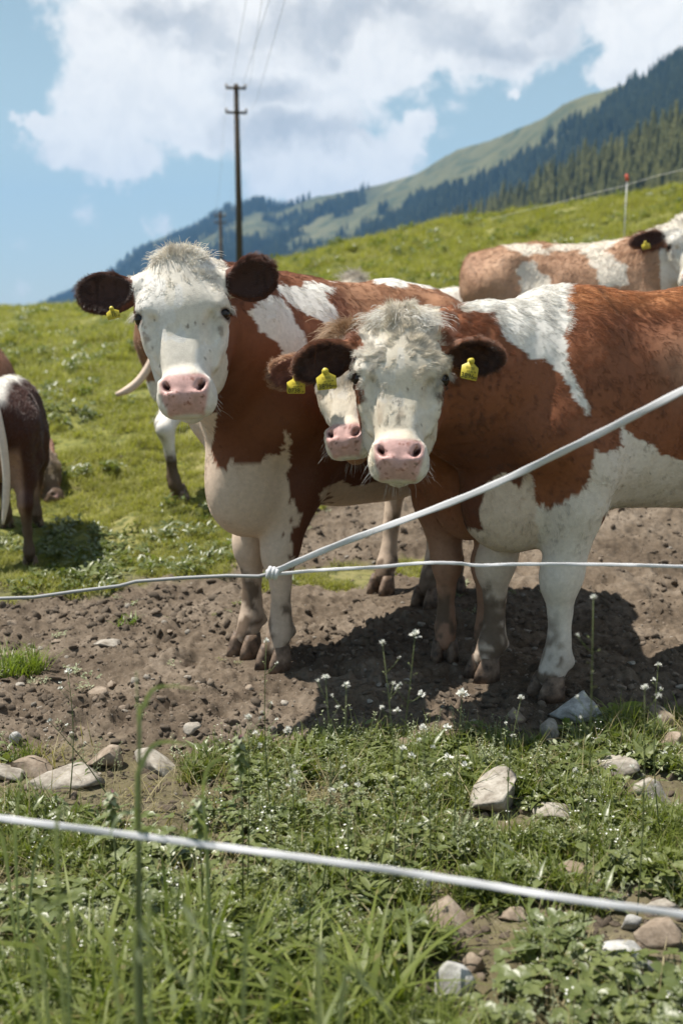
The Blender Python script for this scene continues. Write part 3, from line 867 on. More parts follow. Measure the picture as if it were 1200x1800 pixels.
        for sg in (1, -1):
            u1 = ((a-.416)*.78-(q*sg-.051)*.62); u2 = ((a-.416)*.62+(q*sg-.051)*.78); dn = np.sqrt((u1/.023)**2+(u2/.0095)**2)
            col = lerp(col, np.array([.06, .02, .018]), (1-sstep(dn, .55, 1.1))*pad*(b < .016))
            de = np.sqrt(((a-.188)/.024)**2+((q-sg*.127)/.026)**2+((b+.040)/.040)**2)
            col = lerp(col, np.array([.09, .045, .035]), (1-sstep(de, .75, 1.15))*hd*(b > -.09)*.9)
            # tear marks below the eye
            tm = sstep(.011+.006*n1-np.abs(q-sg*(.118-.18*(a-.2))), 0, .008)*sstep(a, .195, .21)*sstep(.27+.03*n1-a, 0, .03)*hd*(b > -.1)
            col = lerp(col, np.array([.16, .09, .06]), tm*tear*sstep(n1+.5*n2, -.1, .4)*.6)
        speck = sstep(vnoise(Hh*np.array([95, 95, 60])+7, 24)+.25*n2, .80, .92)*hd*(b > -.12)
        col = lerp(col, np.array([.10, .065, .045]), speck*.75)
        soft = sstep(vnoise(Hh*9+2, 25)+.4*vnoise(Hh*26, 26), .1, .8)*hd*(1-pad)*(ear < .5)
        col = col*(1-soft*.22)[:, None]*np.where((soft > 0)[:, None], np.array([1, .965, .90]), 1)
        mouth = sstep(.010-np.abs(b+.114), 0, .006)*(a > .43)*(a < .53)*(np.abs(q) < .1)
        col = lerp(col, np.array([.12, .05, .04]), mouth*.8)
        col = np.where((ear > .5)[:, None], earcol, col)
        col = np.where((eo > .5)[:, None], inner, col)
        return col, wet
    # fur ----------------------------------------------------------------
    def fur(s, n, length=.016, width=.00045, seed=0, facing=-.35, head_len=1.0, lift=.30, headboost=2.0, curly=.5, name='coat_hair'):
        r = np.random.default_rng(seed); V, Q = s.V, s.Q
        T = np.concatenate([Q[:, [0, 1, 2]], Q[:, [0, 2, 3]]])
        A, Bq, Cq = V[T[:, 0]], V[T[:, 1]], V[T[:, 2]]
        N = np.cross(Bq-A, Cq-A); ar = np.linalg.norm(N, axis=1)+1e-12; Nn = N/ar[:, None]
        ce = (A+Bq+Cq)/3; Wc = s.o+(ce*s.S)@s.Rz.T
        view = np.array([0, 0, CAMZ])-Wc; view /= np.linalg.norm(view, axis=1)[:, None]
        fac = ((Nn@s.Rz.T)*view).sum(1)
        _, Hc, px, py, er, _ = s.spaces(ce)
        isH = (Hc[:, 0] > -.12) & (Hc[:, 0] < .52) & (np.abs(Hc[:, 1]) < .3) & (Hc[:, 2] > -.25)
        w = ar*np.where(fac > facing, 1.0, .12)*np.where(isH, headboost, 1.0)*np.where(er > .5, 1.6, 1.0)
        w *= np.where((px > -60) & (px < 1260), 1.0, .15)
        w *= np.where(ce[:, 2] < .07, 0, 1)
        t = r.choice(len(T), n, p=w/w.sum())
        u = r.random(n); v = r.random(n); fl = u+v > 1; u[fl] = 1-u[fl]; v[fl] = 1-v[fl]
        R0 = A[t]+u[:, None]*(Bq[t]-A[t])+v[:, None]*(Cq[t]-A[t])
        # smooth normals
        VN = np.zeros_like(V)
        for i in range(3): np.add.at(VN, T[:, i], N)
        VN /= np.linalg.norm(VN, axis=1)[:, None]+1e-12
        nn = VN[T[t, 0]]*(1-u-v)[:, None]+VN[T[t, 1]]*u[:, None]+VN[T[t, 2]]*v[:, None]
        nn /= np.linalg.norm(nn, axis=1)[:, None]+1e-12
        W, Hh, px, py, ear, eo = s.spaces(R0)
        col, wet = s.coat(R0)
        keep = wet < .25
        a, q, b = Hh[:, 0], Hh[:, 1], Hh[:, 2]
        hd = ((a > -.10) & (a < .54) & (np.abs(q) < .17) & (b > -.24) & (ear < .5))
        for sg in (1, -1):
            c = s.H(.184, .120*sg, -.037); keep &= np.linalg.norm(R0-c, axis=1) > .026*s.h
            keep &= ~(hd & (np.sqrt(((a-.414)/.03)**2+((q-sg*.051)/.020)**2) < 1) & (b > -.05))
        comb = np.zeros_like(R0); comb[:, 0] = -1; comb[:, 2] = -.75
        legm = sstep(.75-R0[:, 2], 0, .15)[:, None]
        comb = comb*(1-legm)+np.array([-.12, 0, -1.0])*legm
        whorl = np.stack([a-.155, q, 0*b], -1); whorl /= np.linalg.norm(whorl, axis=1)[:, None]+1e-6
        nose = sstep(a, .26, .33)[:, None]
        whorl = whorl*(1-nose)+np.stack([np.ones_like(a)*.7, q*9*.6, 0*b], -1)*nose
        hc = whorl@s.HR.T
        comb = np.where(hd[:, None], hc, comb)
        for (c, R, Le, half) in s.ears:
            m = (np.linalg.norm(R0-c, axis=1) < Le*.75) & (ear > .5)
            ql = (R0-c)@R
            d = R[:, 0][None]*1.0+R[:, 1][None]*(ql[:, 1:2]/half)*.9
            comb = np.where(m[:, None], d, comb)
        cl = np.stack([vnoise(R0*22, 31), vnoise(R0*22+9, 32), vnoise(R0*22+19, 33)], -1)
        cf = np.stack([vnoise(R0*70, 34), vnoise(R0*70+9, 35), vnoise(R0*70+19, 36)], -1)
        comb = comb/(np.linalg.norm(comb, axis=1)[:, None]+1e-9)
        comb = comb+cl*.32+cf*np.where(hd, .42, .22)[:, None]+r.normal(0, .12, R0.shape)
        tg = comb-nn*(comb*nn).sum(1)[:, None]; tg /= np.linalg.norm(tg, axis=1)[:, None]+1e-9
        L = length*(.65+.7*r.random(n))
        foret = hd*sstep(.24-a, 0, .18)
        L *= np.where(hd, head_len*(.62+1.0*foret), 1.0)
        L *= np.where(ear > .5, 1.25, 1.0)
        L *= 1-.55*sstep(.60-R0[:, 2], 0, .2)
        ridge = sstep(R0[:, 2]-1.20, 0, .12)*(R0[:, 0] > -1)*(~hd)
        L *= 1+.7*ridge*(nn[:, 2] > .4)
        keep &= R0[:, 2] > .09
        lf = lift*(1+.5*r.random(n)+.6*np.where(ear > .5, 1, 0)+.5*foret+.9*sstep(cl[:, 0]+cf[:, 1], .2, .8))
        NP = 5; pts = np.zeros((n, NP, 3))
        ce2 = np.stack([vnoise(R0*45, 37), vnoise(R0*45+9, 38), vnoise(R0*45+19, 39)], -1)
        R0_ = R0; curl = (cf*.45+cl*.35)*np.where(hd, 1, .45)[:, None]+(ce2*1.1+cf*.5)*(foret*curly)[:, None]
        for i in range(NP):
            tt = i/(NP-1)
            up = lf*(tt-.45*tt*tt)
            pts[:, i] = R0-nn*.002+(tg*tt+nn*up[:, None]+(curl-nn*(curl*nn).sum(1)[:, None])*(tt*tt)[..., None]*.7 if False else tg*tt+nn*up[:, None]+curl*(tt*tt*.55))*L[:, None]
        streak = vnoise(R0*np.array([75, 75, 13])+3, 61)+.6*vnoise(R0*np.array([150, 150, 30]), 62); bright = (1+.17*r.normal(0, 1, n)+.14*cf[:, 2]+.10*cl[:, 2]+np.where(hd, .26*ce2[:, 1]*(.35+foret)*curly, .30*streak))  # shading between hair clumps and streaky highlights go into the strand colour
        col = np.clip(col*bright[:, None], .004, .92)
        pts = pts[keep]; col = col[keep]; L = L[keep]; n = len(pts)
        wid = width*(.7+.6*r.random(n))
        return s.hair_obj(pts*s.S, col, wid, name)
    def hair_obj(s, pts, col, wid, name='coat_hair'):
        n, NP, _ = pts.shape
        hcv = bpy.data.hair_curves.new(name); hcv.add_curves([NP]*n)
        hcv.points.foreach_set('position', pts.astype(np.float32).ravel())
        taper = np.linspace(1, .25, NP)[None]**.8
        rad = (wid[:, None]*taper).astype(np.float32)
        ra = hcv.attributes.get('radius') or hcv.attributes.new('radius', 'FLOAT', 'POINT')
        ra.data.foreach_set('value', rad.ravel())
        ca = hcv.attributes.new('tint', 'FLOAT_COLOR', 'CURVE')
        ca.data.foreach_set('color', np.concatenate([col, np.ones((n, 1))], 1).astype(np.float32).ravel())
        hcv.materials.append(M_hair)
        o = bpy.data.objects.new(name, hcv); COL.objects.link(o); o.parent = s.root
        o['kind'] = 'stuff'
        return o
    def tuft(s, center_h, spread_h, n, L, dirfn, color, wid=.0006, seed=1, name='hair_tuft'):
        """long locks: roots in head coordinates"""
        r = np.random.default_rng(seed); c = np.array(center_h)
        root = c+r.normal(0, 1, (n, 3))*np.array(spread_h)
        lock = np.stack([vnoise(root*38, 51), vnoise(root*38+7, 52), vnoise(root*38+15, 53)], -1)
        d = dirfn(root, r)+lock*.20+r.normal(0, .05, root.shape)
        d /= np.linalg.norm(d, axis=1)[:, None]
        Lg = L*(.6+.6*r.random(n)); NP = 7; pts = np.zeros((n, NP, 3))
        grav = np.array([.9, 0, -.05])
        for i in range(NP):
            t = i/(NP-1); pts[:, i] = root+(d*t+grav*.55*t*t+lock*.30*t*t)*Lg[:, None]
        W = s.HO+(pts*s.h)@s.HR.T
        col = np.clip(color*(1+.15*r.normal(0, 1, n)+.2*lock[:, 0])[:, None], .01, .9)
        return s.hair_obj(W*s.S, col, wid*(.7+.6*r.random(n)), name)
    def tail(s, pts, rad, col=C_WHITE, world=True):
        P3 = [s.loc(p) if world else np.array(p) for p in pts]
        mb = MB(); q = np.array(P3)
        t = np.linspace(0, len(q)-1, 22); sm = np.stack([np.interp(t, range(len(q)), q[:, i]) for i in range(3)], -1)
        for _ in range(3): sm[1:-1] = (sm[:-2]+sm[1:-1]*2+sm[2:])/4
        rr = np.interp(t, range(len(rad)), rad)
        mb.tube(sm*s.S, rr*s.S, 10)
        v = np.concatenate(mb.v)
        c = np.tile(np.append(col, 1), (len(v), 1)); c[:, :3] *= (1+.1*vnoise(v*30, 3))[:, None]
        return mesh_obj('tail', v, [np.array(f) for f in mb.f.values()], M_coat, s.root, attrs={'coat': c, 'wet': np.zeros(len(v))})
    def ear_tag(s, world_top, w, h, rows, tilt=0.0, face=(0, -1, .1), thick=.0012):
        """yellow plate hanging from the ear; size in metres"""
        f = Vector(face).normalized(); dn = Vector((sin(tilt), 0, -cos(tilt))); dn = (dn-f*dn.dot(f)).normalized(); r = dn.cross(f).normalized()
        if r.x < 0: r = -r
        o = Vector(world_top)
        prof = [(-.17, 0), (-.17, .16), (-.5, .36), (-.5, .94), (-.44, 1), (.44, 1), (.5, .94), (.5, .36), (.17, .16), (.17, 0)]
        v = []
        for sgn in (1, -1):
            for (a, b) in prof:
                bow = .10*h*(b-.3)**2
                p = o+r*(a*w)+dn*(b*h)+f*(sgn*thick/2+bow-.004*sgn*0); v.append(tuple(p))
        n = len(prof)
        fs = [tuple(range(n)), tuple(range(2*n-1, n-1, -1))]+[(i, i+n, (i+1) % n+n, (i+1) % n) for i in range(n)]
        Minv = s.root_matrix().inverted()
        mb = MB(); mb.add([tuple(Minv@Vector(p)) for p in v], fs)
        st = MB(); st.tube([tuple(Minv@(o+dn*.07*h-f*.01)), tuple(Minv@(o+dn*.07*h+f*.006))], w*.17, 10)
        t = mb.build('ear_tag', M_tagy, s.root, smooth=False)
        b = st.build('stud', M_tagy, t)
        R3 = Matrix((r, -dn, f)).transposed().to_4x4()
        for (txt, size, a, bb) in rows:
            cu = bpy.data.curves.new('tag_number', 'FONT'); cu.body = txt; cu.size = size*h; cu.align_x = 'CENTER'; cu.align_y = 'CENTER'
            cu.extrude = .0002; cu.materials.append(M_tagprint); cu.resolution_u = 3
            tmp = bpy.data.objects.new('tag_number', cu); COL.objects.link(tmp)
            dg = bpy.context.evaluated_depsgraph_get(); dg.update()
            me = bpy.data.meshes.new_from_object(tmp.evaluated_get(dg)); COL.objects.unlink(tmp); bpy.data.objects.remove(tmp)
            M = Matrix.Translation(o+r*(a*w)+dn*(bb*h)+f*(thick/2+.10*h*(bb-.3)**2+.0012))@R3
            me.transform(Minv@M)
            ob = bpy.data.objects.new('tag_number', me); COL.objects.link(ob); ob.parent = t
        return t
    def root_matrix(s): return Matrix.Translation(Vector(s.o))@Matrix.Rotation(s.yaw, 4, 'Z')

# ---- first cow : white face, dark ears, front left
c1 = Cow('large white-faced cow with dark furry ears, left of the two foremost, head raised', None, (-.30, 3.84), (-.60, -.80), 1.07,
         {'fl': (.53, .09), 'fr': (.48, -.095), 'hl': (-.50, .09), 'hr': (-.56, -.19)})
c1.head(P(314, 448, 3.30), P(325, 722, 3.10), (0.02, -1, .12))
c1.ear((.075, -.125, -.075), P(136, 520, 3.27), .064, (.25, -1, .25))
c1.ear((.075, .125, -.075), P(486, 480, 3.27), .066, (-.25, -1, -.15))
def pat1(L, W, Hh, px, py, ear, eo):
    n = len(L); col = np.tile(C_BROWN, (n, 1))*1.1; wet = np.zeros(n)
    dark = sstep(vnoise(L*3+2, 41), -.6, .3)*sstep(1.25-L[:, 2], 0, .3)  # mottled brown; the shade on neck and lower body is put into the colour
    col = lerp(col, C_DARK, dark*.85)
    top = sstep(L[:, 2]-1.16, 0, .14)*sstep(-L[:, 0]+.30, 0, .2)  # sunlit sheen along the back, painted into the coat colour
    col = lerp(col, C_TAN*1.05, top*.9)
    wh = np.zeros(n, bool)
    for poly in ([(440, 545), (470, 515), (488, 518), (520, 568), (552, 612), (545, 655), (505, 640), (478, 598), (452, 578)],
                 [(478, 500), (585, 500), (572, 522), (585, 545), (602, 580), (585, 582), (560, 560), (520, 540), (495, 522)],
                 [(650, 480), (770, 480), (760, 506), (720, 500), (660, 500)],
                 [(380, 728), (374, 790), (378, 816), (398, 830), (415, 812), (440, 822), (468, 800), (492, 795), (498, 765), (510, 755), (512, 790), (500, 830), (506, 862), (520, 880), (532, 905),
                  (525, 925), (516, 945), (512, 990), (500, 1010), (510, 1240), (330, 1240), (290, 900), (290, 728)],
                 [(555, 865), (600, 850), (640, 862), (700, 870), (720, 1000), (800, 1200), (560, 1200), (540, 905)],
                 [(560, 1000), (800, 1000), (800, 1250), (560, 1250)]):
        wh |= in_poly(px, py, poly)
    # the flank turned away and the belly follow the same rule of a white underside
    wh |= (L[:, 2] < .62+.06*vnoise(L*5, 44)) & (L[:, 0] < .30) | (L[:, 2] < .55)
    br = in_poly(px, py, [(510, 755), (585, 740), (578, 830), (560, 900), (545, 925), (535, 960), (528, 1000), (512, 1008), (512, 940), (526, 920), (530, 895), (512, 870), (503, 840)])
    edge = in_poly(px, py, [(480, 750), (590, 740), (590, 900), (550, 1010), (505, 1015), (500, 900)])
    br |= edge & (vnoise(L*42, 81)+.5*vnoise(L*90, 82) > .48)
    wh &= ~br
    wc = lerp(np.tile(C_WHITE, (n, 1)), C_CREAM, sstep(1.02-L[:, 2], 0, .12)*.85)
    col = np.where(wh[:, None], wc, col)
    hw = s_white = c1.head_white(Hh, px, ear)
    hw &= ~((px > 398) & (Hh[:, 2] < -.10))
    thr = (Hh[:, 0] > .15) & (Hh[:, 2] > -.34) & (px < 350+.10*(py-700))
    hw |= thr & (W[:, 1] < 3.6)
    col = np.where(hw[:, None], C_WHITE*np.array([.98, .985, 1.0]), col)
    col, wet = c1.paint_face(col, Hh, wet, eo, ear, np.array([.120, .042, .023]), np.array([.045, .018, .012]))
    return col, wet
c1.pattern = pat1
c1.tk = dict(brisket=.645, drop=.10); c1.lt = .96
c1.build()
if FUR: 
    c1.fur(int(210000*FUR), .0115, .00046, 1, headboost=2.4, head_len=.75, lift=.17, curly=.4)
    c1.tuft((.002, 0, -.035), (.013, .028, .020), int(8500*FUR), .032, lambda q, r: np.stack([-.95+.1*r.normal(size=len(q))+8*np.abs(q[:, 1]), q[:, 1]*11, .55+0*q[:, 0]], -1), np.array([.76, .71, .63]), .0007, 3, 'poll_tuft')
tp = P(196, 541, 3.2)
c1.ear_tag(tp, .040, .036, [('10', .44, .05, .72), ('ar', .2, .42, .78), ('|||||||', .22, 0, .42)], .25, (.15, -1, .2))

# ---- second cow : curly white face, front right
c2 = Cow('large brown cow with curly cream face and two tags numbered 3896, right foreground', None, (.67, 3.55), (-.90, -.44), 1.03,
         {'fl': (.47, .145), 'fr': (.56, -.115), 'hl': (-.66, .17), 'hr': (-.78, -.12)})
c2.head(P(706, 556, 3.15), P(700, 838, 2.95), (-.05, -1, .15))
c2.tk = dict(brisket=.66, rear=.05); c2.lt = 1.04
c2.ear((.080, -.120, -.085), P(518, 646, 3.10), .064, (.2, -1, -.35))
c2.ear((.080, .120, -.085), P(882, 628, 3.12), .060, (-.3, -1, -.55))
def pat2(L, W, Hh, px, py, ear, eo):
    n = len(L); col = np.tile(C_BROWN*1.25, (n, 1)); wet = np.zeros(n)
    orange = sstep(L[:, 2]-1.28, 0, .1)  # topline coloured as if lit by the sun
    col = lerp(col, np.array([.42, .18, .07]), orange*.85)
    flank_sheen = sstep(vnoise(L*2.2+1, 42)+.3, -.1, .6)*sstep(L[:, 2]-.95, 0, .2)*sstep(.3-L[:, 0], 0, .2)  # glossy highlight on the flank, painted into the coat
    col = lerp(col, np.array([.34, .20, .125]), flank_sheen*.75)
    dk = sstep(px-740, 0, 60)*sstep(960-px, 0, 80)*sstep(1.05-L[:, 2], 0, .2)  # head's shadow over neck and chest, darkened in the coat colour
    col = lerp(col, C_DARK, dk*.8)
    wh = np.zeros(n, bool)
    for poly in ([(800, 470), (1002, 470), (998, 520), (1002, 560), (992, 590), (998, 640), (1035, 705), (1030, 730), (1012, 700), (985, 655), (955, 628), (935, 640), (915, 612), (890, 590), (870, 560), (856, 545), (800, 545)],
                 [(1042, 790), (1058, 800), (1098, 780), (1092, 740), (1120, 775), (1200, 815), (1400, 850), (1400, 1000), (1040, 900)],
                 [(935, 885), (960, 890), (985, 882), (1010, 865), (1025, 838), (1045, 790), (1060, 900), (1060, 1250), (930, 1250)],
                 [(858, 850), (885, 828), (905, 862), (925, 822), (945, 870), (945, 1250), (800, 1250), (858, 960), (845, 900)]):
        wh |= in_poly(px, py, poly)
    wh |= (L[:, 2] < .58+.05*vnoise(L*5, 44))
    wh &= ~in_poly(px, py, [(925, 780), (1050, 780), (1030, 838), (1018, 860), (990, 880), (960, 888), (938, 880)])
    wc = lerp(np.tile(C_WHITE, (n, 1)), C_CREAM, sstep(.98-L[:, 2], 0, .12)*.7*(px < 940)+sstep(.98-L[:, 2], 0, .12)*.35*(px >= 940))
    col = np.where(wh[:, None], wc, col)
    hw = c2.head_white(Hh, px, ear) & (Hh[:, 2] > -.16-.4*np.clip(Hh[:, 0]-.22, 0, .3))
    q = Hh[:, 1]; a = Hh[:, 0]
    hw &= ~((np.abs(q) > .115+.02*vnoise(Hh*20, 61)) & (a < .10))
    brn = ((q > .122) & (a > .20) & (a < .33)) | ((q < -.108) & (a > .17) & (a < .26) & (Hh[:, 2] < -.02))
    hw &= ~brn
    hw &= ~((q > .115) & (Hh[:, 2] < -.085)) & ~((q < -.115) & (Hh[:, 2] < -.085))
    col = np.where(hw[:, None], C_WHITE*np.array([.93, .90, .85]), col)
    dirty = hw*sstep(vnoise(Hh*np.array([16, 34, 16]), 63)+.4*vnoise(Hh*60, 64), .1, .7)*sstep(a, .22, .32)*sstep(.40-a, 0, .04)
    col = lerp(col, np.array([.33, .25, .18]), dirty*.55)
    col, wet = c2.paint_face(col, Hh, wet, eo, ear, np.array([.24, .10, .05]), np.array([.05, .020, .012]), 1.2)
    return col, wet
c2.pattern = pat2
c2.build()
if FUR:
    c2.fur(int(280000*FUR), .0145, .00046, 2, headboost=2.6, head_len=1.0, lift=.19, curly=1.0)
    c2.tuft((.004, 0, -.03), (.016, .040, .018), int(7000*FUR), .026, lambda q, r: np.stack([-.10+.2*r.normal(size=len(q)), q[:, 1]*14, .35+0*q[:, 0]], -1), np.array([.78, .74, .67]), .0006, 3, 'poll_tuft')
ROWS = lambda a: [('3896', .36, -.10, .84), ('703', .17, .36, .88), ('AT 54 34', .13, .1, .60), ('|||||||||||', .16, 0, .42)]
c2.ear_tag(P(571, 650, 3.07), .060, .060, ROWS(0), .12, (.05, -1, .15))
c2.ear_tag(P(828, 632, 3.08), .055, .062, ROWS(1), -.22, (.3, -1, .15))

# ---- third : smaller face peeping out between the two
c3 = Cow('younger tan-eared cow whose face peeps out between the two foremost cows, tag 0738', None, (.49, 3.80), (-.15, -1.0), .92,
         {'fl': (.50, .08), 'fr': (.45, -.09), 'hl': (-.66, .09), 'hr': (-.66, -.09)})
c3.head(P(610, 580, 3.36), P(602, 796, 3.16), (-.36, -1, .15))
c3.ear((.080, -.115, -.085), P(472, 668, 3.38), .060, (.15, -1, .1))
c3.ear((.080, .115, -.085), P(760, 640, 3.55), .050, (-.15, -1, .1))
def pat3(L, W, Hh, px, py, ear, eo):
    n = len(L); col = np.tile(C_BROWN*1.25, (n, 1)); wet = np.zeros(n)
    low = sstep(.75-L[:, 2], 0, .3)
    col = lerp(col, np.array([.45, .27, .18]), low*.75)
    hw = c3.head_white(Hh, px, ear); a = Hh[:, 0]
    col = np.where(hw[:, None], C_WHITE*np.array([.95, .92, .88]), col)
    col = np.where((hw & (a < .055+.02*vnoise(Hh*25, 3)))[:, None], np.array([.42, .25, .14]), col)
    jaw = hw & (Hh[:, 2] < -.10) & (a > .15)
    col = np.where(jaw[:, None], np.array([.36, .19, .11]), col)
    return c3.paint_face(col, Hh, wet, eo, ear, np.array([.50, .30, .18]), np.array([.20, .08, .055]))
c3.pattern = pat3
c3.build()
if FUR:
    c3.fur(int(60000*FUR), .015, .00055, 4, headboost=5, lift=.25)
    c3.tuft((.0, 0, -.03), (.02, .04, .02), int(3500*FUR), .05, lambda q, r: np.stack([-.5+.3*r.normal(size=len(q)), q[:, 1]*18, .6+0*q[:, 0]], -1), np.array([.50, .36, .24]), .0007, 9, 'poll_tuft')
c3.ear_tag(P(520, 661, 3.33), .060, .058, [('0738', .34, -.10, .84), ('ar', .17, .38, .88), ('AT 54 34', .13, .1, .60), ('|||||||||||', .16, 0, .42)], .0, (.05, -1, .15))
#@@COWS2
def whiskers(c):
    for q in (1, -1):
        c.tuft((.430, .066*q, -.065), (.022, .010, .022), 22, .040, lambda p, r, q=q: np.stack([.6+.2*r.normal(size=len(p)), np.full(len(p), .9*q), .3+.3*r.normal(size=len(p))], -1), np.array([.75, .72, .66]), .00022, 6, 'whiskers')
    c.tuft((.485, 0, -.135), (.010, .025, .010), 22, .035, lambda p, r: np.stack([1+0*p[:, 0], 8*p[:, 1], .3+.3*r.normal(size=len(p))], -1), np.array([.75, .72, .66]), .00022, 7, 'whiskers')
def lashes(c):
    for q in (1, -1):
        c.tuft((.168, .138*q, -.040), (.004, .004, .010), 70, .022, lambda p, r, q=q: np.stack([.25+0*p[:, 0], np.full(len(p), .9*q), .15+10*(p[:, 2]+.04)], -1), np.array([.7, .66, .6]), .0004, 5, 'eyelashes')
if FUR:
    for c_ in (c1, c2): lashes(c_); whiskers(c_)
    whiskers(c3)
# ---- cattle farther back
def simple_pattern(cow, fn, earcol, inner=(.05, .02, .015)):
    def pat(L, W, Hh, px, py, ear, eo):
        col, hw, hcol = fn(L, W, Hh, px, py)
        hwm = cow.head_white(Hh, px, ear) & hw
        col = np.where(hwm[:, None], hcol, col)
        return cow.paint_face(col, Hh, np.zeros(len(L)), eo, ear, np.array(earcol), np.array(inner))
    cow.pattern = pat
# light cow with a side view behind the right foreground animal
c4 = Cow('pale tan and white cow in the right background, facing right, face cut by the frame', None, (2.32, 8.1), (.96, -.28), 1.0,
         {'fl': (.45, .13), 'fr': (.55, -.13), 'hl': (-.60, .15), 'hr': (-.72, -.15)}, zoff=.0)
c4.head(P(1206, 384, 7.85), P(1220, 502, 7.65), (-.15, -1, .1))
c4.ear((.075, -.115, -.07), P(1106, 428, 7.85), .065, (.2, -1, .1)); c4.ear((.075, .115, -.07), P(1290, 425, 7.9), .065, (-.2, -1, .1))
def f4(L, W, Hh, px, py):
    n = len(L); col = np.tile(np.array([.46, .28, .175]), (n, 1))
    col = lerp(col, np.array([.36, .19, .11]), sstep(vnoise(L*4+1, 5), .0, .5)*.4)
    wh = in_poly(px, py, [(910, 470), (935, 455), (960, 490), (970, 530), (915, 530)]) | in_poly(px, py, [(890, 425), (960, 436), (1060, 412), (1130, 392), (1160, 400), (1090, 420), (1060, 440), (1100, 470), (1105, 500), (1050, 500), (1040, 455), (1010, 440), (930, 445), (885, 438)])
    wh |= L[:, 2] < .72+.08*vnoise(L*4, 3)
    col = np.where(wh[:, None], C_WHITE*np.array([.95, .90, .84]), col)
    return col, np.ones(n, bool), C_WHITE
simple_pattern(c4, f4, (.20, .09, .05)); c4.lt = 1.1; c4.build(.011, .022)
c4.ear_tag(P(1133, 425, 7.78), .062, .055, [], .2)
# left edge, seen from behind
c5 = Cow('dark brown cow seen from behind at the left edge, white tail hanging down', None, (-2.04, 6.30), (-.20, 1.0), .72,
         {'fl': (.5, .13), 'fr': (.45, -.13), 'hl': (-.72, .16), 'hr': (-.60, -.17)})
c5.head(P(-130, 860, 7.0), P(-140, 960, 7.1), (-.2, 1, .2), hs=1)
c5.ear((.075, -.115, -.07), P(-170, 870, 7.0), .06, (0, 1, .1)); c5.ear((.075, .115, -.07), P(-100, 870, 7.1), .06, (0, 1, .1))
def f5(L, W, Hh, px, py):
    n = len(L); col = np.tile(C_DARK*.62, (n, 1))
    top = sstep(L[:, 2]-1.20, 0, .08)*sstep(.10-np.abs(L[:, 1]), -.02, .05)
    col = lerp(col, C_WHITE*.95, top)
    inner = sstep(.16-np.abs(L[:, 1]+.03), 0, .05)*sstep(.95-L[:, 2], 0, .12)
    col = lerp(col, np.array([.42, .27, .20]), inner*.85)
    col = lerp(col, C_MUD, sstep(.45-L[:, 2], 0, .15)*.8)
    return col, np.ones(n, bool), C_WHITE
simple_pattern(c5, f5, (.20, .09, .05)); c5.lt = 1.15; c5.tk = dict(thin=.9); c5.build(.02, .02, False)
c5.tail([(-.80, -.0, 1.26), (-.92, -.03, 1.18), (-.95, -.07, .98), (-.95, -.08, .72), (-.94, -.06, .52), (-.94, -.03, .36)], [.040, .036, .030, .028, .028, .010], C_WHITE*np.array([.85, .78, .72]), world=False)
# grazing calf beyond it
c6 = Cow('small brown calf grazing behind the dark cow at the left edge, only its head showing', None, (-2.5, 7.3), (.97, -.25), .72)
c6.head(P(76, 786, 7.0), P(108, 884, 6.85), (.75, -.5, .5))
c6.ear((.07, -.115, -.07), P(46, 790, 6.9), .05, (.3, -1, .1)); c6.ear((.07, .115, -.07), P(85, 770, 7.3), .05, (0, 1, .1))
def f6(L, W, Hh, px, py):
    n = len(L); col = np.tile(np.array([.28, .14, .085]), (n, 1))
    return col, (Hh[:, 2] > -.03) & (Hh[:, 0] < .30), np.array([.62, .48, .38])
simple_pattern(c6, f6, (.22, .11, .07)); c6.build(.011, .022)
# hind quarters of a cow hidden behind the first one
c7 = Cow('white-legged cow behind the left foreground cow, tail swung out to the left', None, (-.46, 7.62), (.60, .80), .95,
         {'fl': (.5, .14), 'fr': (.42, -.14), 'hl': (-.62, .05), 'hr': (-.72, -.07)})
c7.head(P(480, 600, 8.4), P(500, 690, 8.6), (.8, .3, .3))
c7.ear((.07, -.115, -.07), P(450, 600, 8.3), .05, (.3, -1, .1)); c7.ear((.07, .115, -.07), P(520, 600, 8.7), .05, (0, 1, .1))
def f7(L, W, Hh, px, py):
    n = len(L); col = np.tile(C_TAN*.8, (n, 1))
    col = np.where((L[:, 2] < .72+.06*vnoise(L*5, 3))[:, None], C_WHITE*.97, col)
    col = lerp(col, C_MUD*.5, sstep(.27-L[:, 2], 0, .08))
    return col, np.ones(n, bool), C_WHITE
simple_pattern(c7, f7, (.2, .1, .06)); c7.lt = 1.15; c7.tk = dict(thin=.72); c7.build(.02, .02, False)
c7.tail([c7.wor((-.78, 0, 1.18)), P(290, 585, 6.55), P(276, 616, 6.5), P(262, 645, 6.48), P(246, 669, 6.45), P(226, 686, 6.43), P(204, 694, 6.4)], [.040, .032, .028, .026, .027, .028, .014], C_WHITE*np.array([.85, .70, .60]))
